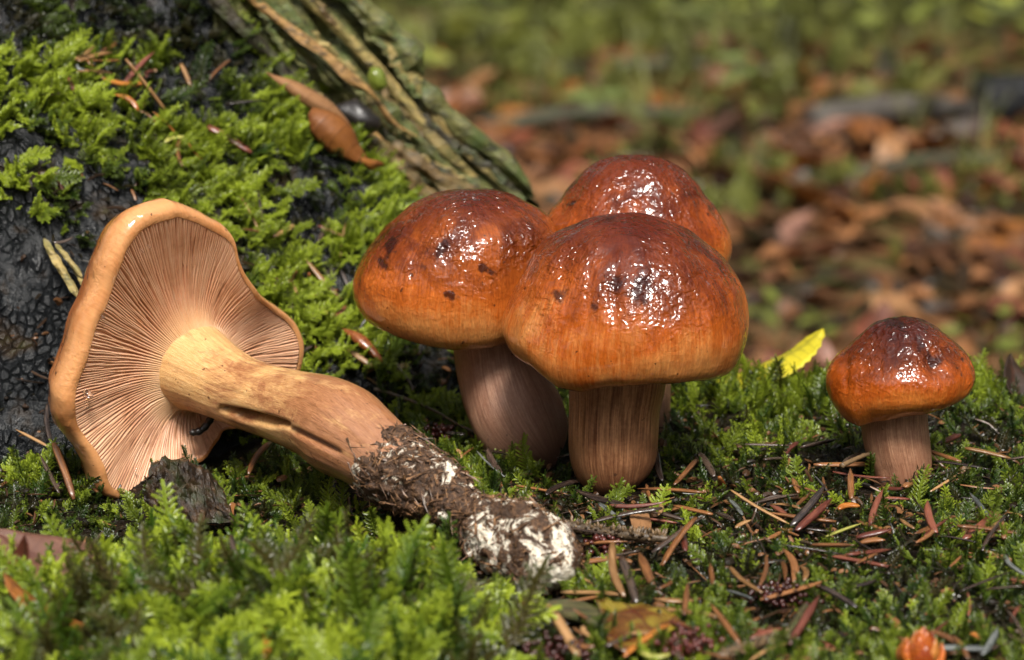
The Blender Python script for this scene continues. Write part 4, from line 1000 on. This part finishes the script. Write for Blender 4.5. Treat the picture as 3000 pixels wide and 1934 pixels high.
def twig(pts, rad, label, lift=.5, pegs=True, mat='twig', name='twig'):
    P = [onsurf(px, py, lift) for px, py in pts]; c = resample(P, 40)
    V, F, A, Tt = loft(c, [rad * (1 - .4 * i / 40) * (1 + .15 * nz(i * .7, 1)) for i in range(40)], 10, disp=lambda a, t, p: rad * .25 * nz(a * 1.5, t * 22, 3))
    t_ = thing(name, P[0], label, 'twig'); mesh_obj('stem', V, F, M[mat], t_)
    if pegs:
        for i in range(3, 38):
            for s_ in range(2):
                a = random.uniform(0, 6.28); d = np.array([random.uniform(-.3, .6), math.cos(a), abs(math.sin(a))]); d /= np.linalg.norm(d)
                V2, F2, _, _ = loft([c[i], c[i] + d * rad * 1.1, c[i] + d * rad * 1.7], [rad * .35, rad * .28, rad * .1], 5); mesh_obj('needle_peg', V2, F2, M[mat], t_)
    return t_
twig([(1655, 1540), (1740, 1556), (1850, 1570), (1960, 1580)], .17, 'rough brown twig with needle pegs in front of the cluster')
twig([(2090, 1930), (2170, 1905), (2310, 1862)], .13, 'short reddish scaly twig lying near the red bud', .45)
twig([(1095, 1140), (1180, 1165), (1275, 1205), (1345, 1245), (1400, 1270)], .06, 'thin grey stalk lying in moss beside the toppled stem', .5, False)
twig([(1160, 1065), (1200, 1120), (1210, 1145)], .06, 'small dark curved stalk below the bud scale above the stem', .45, False)
twig([(2465, 1365), (2530, 1335), (2590, 1318), (2612, 1285)], .075, 'hooked brown needle-twig leaning against the small mushroom stem', .95, False)
# the red-brown bud at the lower right
p = onsurf(2690, 1925, .55)
bd = thing('cone_bud', p, 'glossy orange-red scaly bud lying in the moss', 'bud')
for k in range(13):
    a = k * 2.4; f = k / 12; op = .42 - .36 * f                      # closed bud, outer scales slightly open
    d = np.array([math.cos(a) * math.sin(op) + .10, math.sin(a) * math.sin(op) - .1, math.cos(op)]); base = p + np.array([math.cos(a) * .16 * (1 - f), math.sin(a) * .16 * (1 - f), -.25])
    L = .70 + .32 * f; outw = np.array([math.cos(a), math.sin(a), 0])
    c_ = resample([base, base + d * L * .45 + outw * .20 * (1 - .6 * f), base + d * L], 8)
    V, F, _, _ = loft(c_, [.12, .24, .29, .29, .25, .17, .09, .01], 10, .45, upref=outw + np.array([0, 0, .2])); mesh_obj('scale', V, F, M['n_orange'] if k % 4 == 1 else M['bud_red'], bd)
# pellet clusters (dark red granules)
def pellets(px, py, n, spread, label):
    p = onsurf(px, py, .3); t_ = thing('pellet_cluster', p, label, 'pellets'); V, F = [], []
    for k in range(n):
        q = p + rng.normal(size=3) * np.array([spread, spread, spread * .45]) + np.array([0, 0, spread * .4]); r = random.uniform(.06, .10); b = len(V)
        for ph in (-.9, 0, .9):
            for i in range(6): V.append(q + r * np.array([math.cos(ph) * math.cos(i * 1.047), math.cos(ph) * math.sin(i * 1.047), math.sin(ph)]))
        F += [(b + j * 6 + i, b + j * 6 + (i + 1) % 6, b + (j + 1) * 6 + (i + 1) % 6, b + (j + 1) * 6 + i) for j in range(2) for i in range(6)] + [tuple(b + i for i in range(5, -1, -1)), tuple(b + 12 + i for i in range(6))]
    o = mesh_obj('granules', V, F, M['pellet'], t_); o['kind'] = 'stuff'
pellets(2272, 1752, 90, .30, 'clump of dark red granules among needles in the moss')
pellets(1765, 1612, 70, .28, 'dark red granules beside the soiled stem base')
pellets(2010, 1905, 90, .34, 'dark red granules beside the wet leaf scrap')
pellets(1640, 1925, 60, .35, 'dark red granules below the greenish bark chip')
pellets(1285, 1275, 60, .22, 'dark red granules clinging above the soiled stem base')

def leaf_data(L, W, curl, fold, nu=7, nv=10, tooth=0.0, seed=0, wav=.06):
    V, VE = [], []
    for j in range(nv):
        t = j / (nv - 1); w = W * (math.sin(math.pi * t ** .85) ** .8) * .5 + .002 + (tooth * W * (j % 2) if 0 < j < nv - 1 else 0)
        for i in range(nu):
            s = 2 * i / (nu - 1) - 1
            V.append((s * w, (t - .5) * L, fold * abs(s) * w + curl * L * ((t - .5) ** 2) * 1.2 + wav * W * nz(t * 4 + seed, s * 1.4, seed)))
            VE.append(max(1 - abs(s) * 3.0, .75 * (1 if (j % 2 == 0) else 0) * (abs(s) < .95)))
    return np.array(V), grid_faces(nu, nv), VE
def leaf_obj(name, p, eul, mat, L, W, curl, fold, label=None, nu=13, nv=19, tooth=0, seed=0, wav=.06):
    V, F, VE = leaf_data(L, W, curl, fold, nu, nv, tooth, seed, wav)
    V = V @ np.array(Euler(eul).to_matrix()).T + p
    o = mesh_obj(name, V, F, M[mat], None, True, {'vein': VE}, loc=p)
    sd = o.modifiers.new('thick', 'SOLIDIFY'); sd.thickness = .0003
    if label: tag(o, label, 'leaf')
    return o
# the curled beech leaf lodged on the stump: pale face and folded orange flap
def strip_leaf(name, left, right, Y0, Y1, mat, label, n=26, m=9, bulge=.3):
    a = resample([at_y(px, py, Y0 + (Y1 - Y0) * i / (len(left) - 1)) for i, (px, py) in enumerate(left)], n)
    b = resample([at_y(px, py, Y0 + .5 + (Y1 - Y0) * i / (len(right) - 1)) for i, (px, py) in enumerate(right)], n)
    V, VE = [], []
    for i in range(n):
        for j in range(m):
            f = j / (m - 1); V.append(a[i] * (1 - f) + b[i] * f + np.array([0, -bulge, bulge * .4]) * math.sin(f * math.pi) * math.sin(math.pi * i / (n - 1)) + .03 * np.array([0, 1, 0]) * nz(i * .5, j * .5))
            VE.append(max(0, 1 - abs(f - .5) * 6) if j else 0)
    o = mesh_obj(name, V, grid_faces(m, n), M[mat], None, True, {'vein': [(.8 if ((k // m) % 6 == 0) else 0) for k in range(len(V))]})
    sd = o.modifiers.new('thick', 'SOLIDIFY'); sd.thickness = .0003
    return o
lf = thing('beech_leaf', at_y(920, 360, 18.4), 'curled beech leaf, tan and orange-brown, lodged between stump and splintered root', 'leaf')
for o_ in (strip_leaf('blade', [(778, 212), (835, 262), (905, 316), (975, 338), (1018, 372)], [(800, 222), (860, 238), (920, 268), (978, 308), (1030, 372)], 16.6, 17.6, 'l_tan', ''),
           strip_leaf('folded_blade', [(902, 335), (915, 392), (968, 446), (1025, 470), (1075, 482)], [(915, 316), (985, 335), (1030, 375), (1050, 420), (1078, 468)], 16.0, 16.6, 'l_orange', ''),
           strip_leaf('leaf_tip', [(1050, 462), (1070, 485), (1085, 500)], [(1070, 466), (1115, 474), (1126, 482)], 15.8, 16.2, 'l_orange', '', 10, 6, .1)):
    o_.parent = lf; o_.location = -parent_world(lf)
# wet leaf scrap at the bottom
lp = resample([onsurf(1742, 1752, .55), onsurf(1830, 1765, .6), onsurf(1905, 1775, .6)], 16); lq = resample([onsurf(1780, 1885, .5), onsurf(1850, 1908, .5), onsurf(2000, 1825, .55)], 16)
V, VE = [], []
for i in range(16):
    for j in range(12):
        f = j / 11; V.append(lp[i] * (1 - f) + lq[i] * f + np.array([0, 0, .10 * nz(i * .35, j * .35, 4) + .12 * math.sin(f * 3.14)])); VE.append(1.0 if (j in (4, 9) or i == 9) else 0)
o = mesh_obj('leaf_scrap', V, grid_faces(12, 16), M['l_wet'], None, True, {'vein': VE}); tag(o, 'torn wet brown leaf scrap with yellow-green patch on the needles', 'leaf')
o.modifiers.new('thick', 'SOLIDIFY').thickness = .0003
# greenish bark chip left of it
def slab(name, quad, lift, thick, mat, label, cat, n=18, m=8, rough=.08):
    P = [onsurf(px, py, lift) for px, py in quad]; V = []
    for lay in (0, 1):
        for i in range(n):
            for j in range(m):
                u, w = i / (n - 1), j / (m - 1); p = (P[0] * (1 - u) + P[1] * u) * (1 - w) + (P[3] * (1 - u) + P[2] * u) * w
                e = .18 * nz(u * 5, w * 2, lift + 3) * (1 if i in (0, n - 1) or j in (0, m - 1) else .4)
                V.append(p + np.array([e, e * .5, -lay * thick + rough * fbm(u * 4, w * 9, 2 + lay, 3) + .15 * math.sin(w * 3.14)]))
    F = grid_faces(m, n); N0 = n * m; F2 = [tuple(N0 + k for k in f[::-1]) for f in F]; ed = []
    b = [i * m for i in range(n)] + [(n - 1) * m + j for j in range(1, m)] + [i * m + m - 1 for i in range(n - 2, -1, -1)] + [j for j in range(m - 2, 0, -1)]
    for k in range(len(b)): a_, c_ = b[k], b[(k + 1) % len(b)]; ed.append((a_, c_, c_ + N0, a_ + N0))
    o = mesh_obj(name, V, F + F2 + ed, M[mat], None, True, None, loc=P[0]); return tag(o, label, cat)
slab('bark_chip', [(1490, 1775), (1640, 1755), (1765, 1800), (1755, 1828)], .45, .22, 'chip_wood', 'greenish weathered bark chip beside the torn wet leaf', 'bark chip')
slab('bark_chip', [(2290, 1870), (2350, 1780), (2372, 1790), (2320, 1885)], .45, .15, 'chip_wood', 'narrow grey-green wood chip beside the red granules', 'bark chip')
slab('bark_chip', [(1846, 1508), (1905, 1505), (1905, 1550), (1850, 1548)], .55, .05, 'l_tan', 'small pale papery flake beside the rough twig', 'flake')
# dark bark flap standing in front of the gilled cap
fl_top = resample([at_y(px, py, Y) for px, py, Y in ((440, 1362, -3.0), (490, 1348, -2.8), (540, 1356, -2.6), (585, 1372, -2.4), (620, 1400, -2.2), (650, 1440, -2.2))], 26)
fl_bot = resample([at_y(px, py, Y) for px, py, Y in ((420, 1468, -3.4), (480, 1500, -3.4), (540, 1520, -3.3), (590, 1530, -3.2), (640, 1530, -3.0), (690, 1530, -3.0))], 26)
V = []
for lay in (0, 1):
    for i in range(26):
        for j in range(14):
            f = j / 13; p = fl_top[i] * (1 - f) + fl_bot[i] * f
            V.append(p + np.array([.08 * nz(j * .9, i * .7), (.25 if lay else 0) - .12 * math.sin(f * 2.6) + .34 * fbm(i * .45, j * .22, 4, 4), .16 * nz(i * .4, 2.0) * (1 - f)]))
F = grid_faces(14, 26); N0 = 26 * 14; F2 = [tuple(N0 + k for k in f_[::-1]) for f_ in F]
b = [i * 14 for i in range(26)] + [25 * 14 + j for j in range(1, 14)] + [i * 14 + 13 for i in range(24, -1, -1)] + [j for j in range(12, 0, -1)]
ed = [(b[k], b[(k + 1) % len(b)], b[(k + 1) % len(b)] + N0, b[k] + N0) for k in range(len(b))]
tag(mesh_obj('bark_piece', V, F + F2 + ed, M['bark'], None, False), 'dark mossy bark piece propped in front of the gilled cap', 'bark piece')
# yellow leaf behind the bank rim
leaf_obj('birch_leaf', at_y(2268, 1066, 10.6), (R(22), R(-4), R(-72)), 'l_yellow', 3.9, 2.3, .25, -.15, 'bright yellow toothed leaf on the bank behind the cluster', 11, 25, .05, 3)
# dull leaves lower left
leaf_obj('fallen_leaf', onsurf(170, 1665, .9), (R(16), R(-14), R(66)), 'l_pink', 3.8, 2.0, .3, .2, 'dull pinkish dead leaf half sunk in moss at the cushion edge', 11, 15, 0, 5)
leaf_obj('fallen_leaf', onsurf(140, 1780, 1.0), (R(26), R(10), R(82)), 'l_orange', 2.6, 1.5, .3, -.25, 'small brown translucent leaf fragment beside the pinkish dead leaf', 11, 15, 0, 8)
leaf_obj('fallen_leaf', onsurf(50, 1695, .8), (R(55), R(10), R(-40)), 'l_red', 2.0, .8, .9, .5, 'curled orange-red leaf edge beside the pinkish dead leaf', 9, 13, 0, 9)
leaf_obj('fallen_leaf', onsurf(2985, 1165, .4), (R(35), R(20), R(30)), 'l_dark', 3.0, 1.6, .5, .4, 'dark brown curled leaf on the bank beyond the small mushroom', 9, 13, 0, 2)
leaf_obj('fallen_leaf', onsurf(2415, 1120, .2) + np.array([0, 1.5, 1.2]), (R(50), R(10), R(20)), 'l_pink', 1.8, 1.2, .8, .5, 'crumpled pale pinkish leaf behind the yellow leaf tip', 9, 13, 0, 4)
# slug on the root, green blob, worm-like curl on the gills
def blob(name, p, rx, ry, rz, mat, label, cat, seed=0):
    V = []; n, m = 20, 14
    for j in range(m):
        ph = -math.pi / 2 + math.pi * j / (m - 1)
        for i in range(n):
            a = 6.2832 * i / n; d = np.array([math.cos(ph) * math.cos(a) * rx, math.cos(ph) * math.sin(a) * ry, math.sin(ph) * rz]); V.append(p + d * (1 + .30 * nz(d[0] * 1.6 + seed, d[1] * 1.6, d[2] * 1.6) + .15 * nz(d[0] * 5 + seed, d[1] * 5, d[2] * 5)) + np.array([0, 0, -.35 * d[0]]))
    return tag(mesh_obj(name, V, grid_faces(n, m, True), M[mat], None, True, None, loc=p), label, cat)
blob('slug', at_y(1045, 340, 19.4), .75, .5, .5, 'black_wet', 'glossy black rounded slug on the splintered root', 'slug', 2)
blob('jelly_fungus', at_y(1103, 232, 20.9), .33, .3, .40, 'jelly', 'small translucent green blob on the yellow splinter of the root', 'jelly fungus', 5)
wc = resample([on_rim(555, 1268, .25), on_rim(582, 1264, .3), on_rim(605, 1246, .35), on_rim(622, 1222, .4), on_rim(650, 1208, .45)], 24)
V, F, A, Tt = loft(wc, [.12 * (.88 + .12 * math.sin(i * 1.4)) * min(1, .5 + i / 4) for i in range(24)], 10); tag(mesh_obj('caterpillar', V, F, M['black_wet'], None, True, None, loc=wc[0]), 'black curled grub hanging under the toppled mushroom stem', 'grub')
# water drops
for px, py, r in ((256, 1154, .14), (415, 735, .07), (438, 722, .06), (300, 925, .07), (398, 1375, .05)):
    q = on_rim(px, py, .02); blob('water_drop', q, r, r, r * .85, 'drop', 'clear water droplet resting on the pale gills', 'droplet', px)['group'] = 'water droplets on the gills'

# ------------------------------------------------------------------ forest floor behind: leaves, branches, herbs, grass
def in_view(x, y, margin=1.25):
    return abs(x) < (y - CAM[1]) * math.tan(R(HALF_FOV)) * margin + 4
BG = []
for k in range(8):
    V, F, VE = leaf_data(1.0, .58 + .06 * (k % 3), random.uniform(-.5, .8), random.uniform(-.35, .5), 5, 7, 0, k * 3.3, .12); BG.append((V, F, VE))
kinds = [('l_tan', 'tan', .15), ('l_orange', 'orange', .3), ('l_red', 'russet', .26), ('l_pink', 'pale pinkish', .06), ('l_dark', 'dark brown', .12)]
LM = {}
def bg_leaf_mesh(s, m_):
    if (s, m_) not in LM:
        V, F, VE = BG[s]; me = bpy.data.meshes.new('fallen_leaf'); me.from_pydata((V * S).tolist(), [], F); me.materials.append(M[m_])
        a = me.attributes.new('vein', 'FLOAT', 'POINT'); a.data.foreach_set('value', np.array(VE, np.float32)); me.polygons.foreach_set('use_smooth', [True] * len(me.polygons)); me.update(); LM[(s, m_)] = me
    return LM[(s, m_)]
k = 0
while k < 290:
    y = 45 + 250 * random.random() ** .8; x = random.uniform(-15, 62) * (1 if random.random() < .85 else -.6)
    if not in_view(x, y, 1.1): continue
    if y > 235 and random.random() < (y - 235) / 95: continue
    if fbm(x * .03, y * .03, 31, 2) < -.25: continue
    mk, nm, _ = random.choices(kinds, [q[2] for q in kinds])[0]
    o = bpy.data.objects.new('fallen_leaf', bg_leaf_mesh(random.randrange(8), mk)); col.objects.link(o)
    sc_ = random.uniform(4.2, 8.0); nm = ('small ' if sc_ < 5.3 else 'large ' if sc_ > 6.9 else '') + nm; zone = 'just beyond the bank' if y < 105 else 'in the open litter behind the bank' if y < 190 else 'close to the green herbs'
    o.location = Vector((x, y, H(x, y) + random.uniform(.5, 2.0))) * S; o.rotation_euler = (random.gauss(.1, .35), random.gauss(0, .35), random.uniform(0, 6.28)); o.scale = [sc_] * 3
    tag(o, '%s fallen beech leaf lying %s' % (nm, zone), 'leaf', '%s leaves %s' % (nm, zone)); k += 1
# litter too dense to count
V, F, VE = BG[2]; lm = []
for s_ in range(5):
    V, F, VE = BG[s_]; me = bpy.data.meshes.new('litter_leaf'); me.from_pydata((V * 5.2 * S).tolist(), [], F); me.materials.append(M['litter'])
    a = me.attributes.new('tip', 'FLOAT', 'POINT'); a.data.foreach_set('value', np.full(len(V), .5, np.float32)); me.update(); lm.append(me)
c_lit = proto_coll('litter_leaf', lm)
P, Rr, Sc, Ti = [], [], [], []
while len(P) < 4200:
    y = 30 + 290 * random.random(); x = random.uniform(-80, 85)
    if not in_view(x, y, 1.3): continue
    if y > 225 and random.random() < (y - 225) / 90: continue
    P.append((x, y, H(x, y) + random.uniform(0, .8))); Rr.append((random.gauss(0, .3), random.gauss(0, .3), random.uniform(0, 6.28))); Sc.append(random.uniform(.5, 1.15)); Ti.append(random.random() ** 1.4)
instancer('leaf_litter', P, Rr, Sc, Ti, c_lit, 'thick brown leaf litter covering the forest floor', 'leaf litter', 5)
# low moss and grass on the floor
big = [moss_frond('floor_frond%d' % i, 5, 10, 2.2, .9, 1.4, 3, M['moss_floor'], .9, 70 + i) for i in range(3)]
c_fl = proto_coll('floor_frond', big)
P, Rr, Sc, Ti = [], [], [], []
while len(P) < 3200:
    y = 26 + 420 * random.random(); x = random.uniform(-120, 120)
    if not in_view(x, y, 1.3): continue
    pz = fbm(x * .022, y * .03, 51, 3)
    if pz + .003 * (y - 240) < .05: continue
    P.append((x, y, H(x, y))); Rr.append((random.uniform(.2, 1.0), random.gauss(0, .3), random.uniform(0, 6.28))); Sc.append(random.uniform(.3, .75) if y < 240 else random.uniform(.5, 1.2)); Ti.append(.5 + 1.1 * pz + random.gauss(0, .25))
instancer('ground_moss', P, Rr, Sc, Ti, c_fl, 'patchy green moss growing between the leaves on the forest floor', 'moss', 3)
gm = []
for i in range(3):
    V, F = [], []
    for b_ in range(14):
        a = random.uniform(0, 6.28); L = random.uniform(6, 14); ln = random.uniform(.2, .6); o0 = np.array([random.gauss(0, 1.2), random.gauss(0, 1.2), 0]); s_ = np.array([-math.sin(a), math.cos(a), 0]) * .16; n0 = len(V)
        for t in np.linspace(0, 1, 5):
            c_ = o0 + np.array([math.cos(a) * ln * L * t * t, math.sin(a) * ln * L * t * t, L * t * (1 - .25 * t)]); V += [c_ - s_ * (1 - t), c_ + s_ * (1 - t) + 1e-4]
        F += [(n0 + 2 * q, n0 + 2 * q + 1, n0 + 2 * q + 3, n0 + 2 * q + 2) for q in range(4)]
    me = bpy.data.meshes.new('grass_tuft'); me.from_pydata((np.array(V) * S).tolist(), [], F); me.materials.append(M['grass']); me.attributes.new('tip', 'FLOAT', 'POINT').data.foreach_set('value', np.full(len(V), .5, np.float32)); me.update(); gm.append(me)
c_gr = proto_coll('grass_tuft', gm)
P, Rr, Sc, Ti = [], [], [], []
while len(P) < 480:
    y = 150 + 420 * random.random() ** .8; x = random.uniform(-140, 140)
    if not in_view(x, y, 1.3) or random.random() > (y - 140) / 220: continue
    P.append((x, y, H(x, y) - .2)); Rr.append((random.gauss(0, .15), random.gauss(0, .15), random.uniform(0, 6.28))); Sc.append(random.uniform(.5, 1.1)); Ti.append(random.random())
instancer('grass', P, Rr, Sc, Ti, c_gr, 'thin blurred woodland grass at the back of the forest floor', 'grass', 3)
# herbs: stem and leaves
def herb_proto(n, seed, lw):
    r = random.Random(seed); SV, SF, LV, LF = [], [], [], []
    for k in range(n):
        a = r.uniform(0, 6.28); ln = r.uniform(2, 6); hgt = r.uniform(3, 9); c_ = resample([(0, 0, -.3), (math.cos(a) * ln * .4, math.sin(a) * ln * .4, hgt * .6), (math.cos(a) * ln, math.sin(a) * ln, hgt)], 6)
        V, F, _, _ = loft(c_, [.12, .11, .1, .09, .08, .06], 5, upref=(.3, .1, 1)); b0 = len(SV); SV += list(V); SF += [tuple(b0 + q for q in f) for f in F]
        V, F, VE = leaf_data(r.uniform(3.0, 5.0), r.uniform(2.0, 3.2) * lw, .35, .25, 5, 7, 0, seed + k); V[:, 1] += 1.6
        V = V @ np.array(Euler((r.uniform(-.2, .5), r.uniform(-.4, .4), a - 1.57)).to_matrix()).T + c_[-1]; b0 = len(LV); LV += list(V); LF += [tuple(b0 + q for q in f) for f in F]
    return (np.array(SV), SF), (np.array(LV), LF)
HP = [herb_proto(n, s_, lw) for n, s_, lw in ((6, 1, 1.0), (9, 2, .8), (5, 3, 1.15))]
HM = {}
def herb(x, y, kind, mat, sc, label, group):
    key = (kind, mat)
    if key not in HM:
        pr = []
        for nm, (V, F), mm in (('stem', HP[kind][0], 'stem'), ('foliage', HP[kind][1], mat)):
            me = bpy.data.meshes.new(nm); me.from_pydata((V * S).tolist(), [], F); me.materials.append(M[mm]); me.attributes.new('tip', 'FLOAT', 'POINT').data.foreach_set('value', np.full(len(V), .5, np.float32)); me.update(); pr.append((nm, me))
        HM[key] = pr
    t_ = thing('woodland_herb', (x, y, H(x, y)), label, 'plant', group); t_.rotation_euler = (0, 0, random.uniform(0, 6.28)); t_.scale = [sc] * 3
    for nm, me in HM[key]:
        o = bpy.data.objects.new(nm, me); col.objects.link(o); o.parent = t_
k = 0
while k < 120:
    y = random.uniform(205, 430); x = random.uniform(-100, 100)
    if not in_view(x, y, 1.05): continue
    if y < 260 and random.random() < .75: continue
    m_, nm = random.choices((('herb_pale', 'pale green'), ('herb_yellow', 'yellow-green'), ('herb_blue', 'bluish green')), (5, 5, 1.2))[0]
    sc_ = random.uniform(.7, 1.3); sz_ = 'low ' if sc_ < .9 else 'tall ' if sc_ > 1.12 else ''; zn_ = 'at the edge of the leaf litter' if y < 290 else 'among the grass behind the litter'
    herb(x, y, random.randrange(3), m_, sc_, '%s%s leafy woodland herb %s' % (sz_, nm, zn_), '%s%s herbs %s' % (sz_, nm, zn_)); k += 1
for px, py, Y, m_, nm in ((2920, 880, 118, 'herb_yellow', 'near'), (2840, 900, 112, 'herb_yellow', 'near'), (2300, 800, 125, 'herb_yellow', 'low')):
    q = at_y(px, py, Y); herb(q[0], Y, 1, m_, .5, 'low yellow-green sprig among the nearer fallen leaves', 'low sprigs among the nearer leaves')
# branches lying on the floor
def branch(a, b, Y, r, label, mat='twig'):
    p = at_y(*a, Y); q = at_y(*b, Y + 6); p[2] = H(p[0], p[1]) + r * .8; q[2] = H(q[0], q[1]) + r * .8
    c_ = resample([p, (p + q) / 2 + np.array([0, 1.5, .8]), q], 24)
    V, F, _, _ = loft(c_, [r * (1 - .4 * i / 23) for i in range(24)], 10, disp=lambda a_, t, w: r * .2 * nz(a_, t * 9, a[0] * .1)); tag(mesh_obj('fallen_branch', V, F, M[mat], None, True, None, loc=p), label, 'branch')
def floorY(py):
    d = ray(1500, py); return CAM[1] + d[1] * ((FLOOR - CAM[2]) / d[2])
for a, b, py, r, lab, mt in (((1400, 405), (2060, 395), 400, 1.1, 'blackened thin branch lying across the leaf litter', 'splinter_dark'), ((2380, 405), (2900, 400), 405, 1.8, 'grey-brown branch lying on the litter beside the dark log', 'trunk'),
                       ((2500, 540), (3050, 560), 550, 1.0, 'short dark branch among the russet leaves', 'splinter_dark'), ((1560, 250), (2300, 240), 245, 1.0, 'thin dark twig at the edge of the green herbs', 'splinter_dark')):
    branch(a, b, floorY(py), r, lab, mt)
pl = at_y(3010, 370, floorY(385)); pl[2] = H(pl[0], pl[1]) + 3
cl = [pl + np.array([f * 22 - 5, f * 6, 0]) for f in np.linspace(0, 1, 12)]
V, F, _, _ = loft(cl, [3.0] * 12, 16, disp=lambda a, t, p: .5 * nz(a * 2, t * 6, 4)); tag(mesh_obj('rotten_log', V, F, M['black_wood'], None, True, None, loc=pl), 'dark rotten log lying at the back of the litter', 'log')

# ------------------------------------------------------------------ surrounding wood, unseen: trunk and foliage ring added to block low sky
V, F, TP = [], [], []
for k in range(46):
    a = random.uniform(0, 6.28); r = random.uniform(700, 1300); c_ = [(math.cos(a) * r, math.sin(a) * r + 100, z) for z in (-30, 400, 900, 1500)]
    v2, f2, _, _ = loft(c_, [16, 14, 11, 7], 8, upref=(0, 1, 0)); b0 = len(V); V += list(v2); F += [tuple(b0 + q for q in f) for f in f2]
far = mesh_obj('far_wood', V, F, M['trunk']); tag(far, 'unseen trunks of the surrounding wood, added to block low sky', 'wood', kind='stuff')
V, F, TP = [], [], []
for k in range(24000):
    a = random.uniform(0, 6.28); r = random.uniform(750, 1350); el = random.uniform(-2, 63)
    if math.sin(a) < -.45 and el > 26: continue  # foliage kept low behind the camera to let front fill light in
    p = np.array([math.cos(a) * r, math.sin(a) * r + 100, math.tan(R(el)) * r])
    if fbm(math.cos(a) * 2.2, math.sin(a) * 2.2, p[2] * .0018, 3) < -.2 + .25 * max(0, el - 45) / 18: continue
    d = rng.normal(size=3); d /= np.linalg.norm(d); e = np.cross(d, rng.normal(size=3)); e /= np.linalg.norm(e); s_ = random.uniform(22, 50)
    b = len(V); V += [p, p + d * s_ + e * s_ * .4, p + d * s_ * 2, p + d * s_ - e * s_ * .4]; F.append((b, b + 1, b + 2, b + 3)); TP += [random.random()] * 4
fo = mesh_obj('far_foliage', V, F, M['wood_leaves'], None, False, {'tip': TP}); tag(fo, 'unseen foliage of the surrounding wood, added to block low sky', 'foliage', kind='stuff')
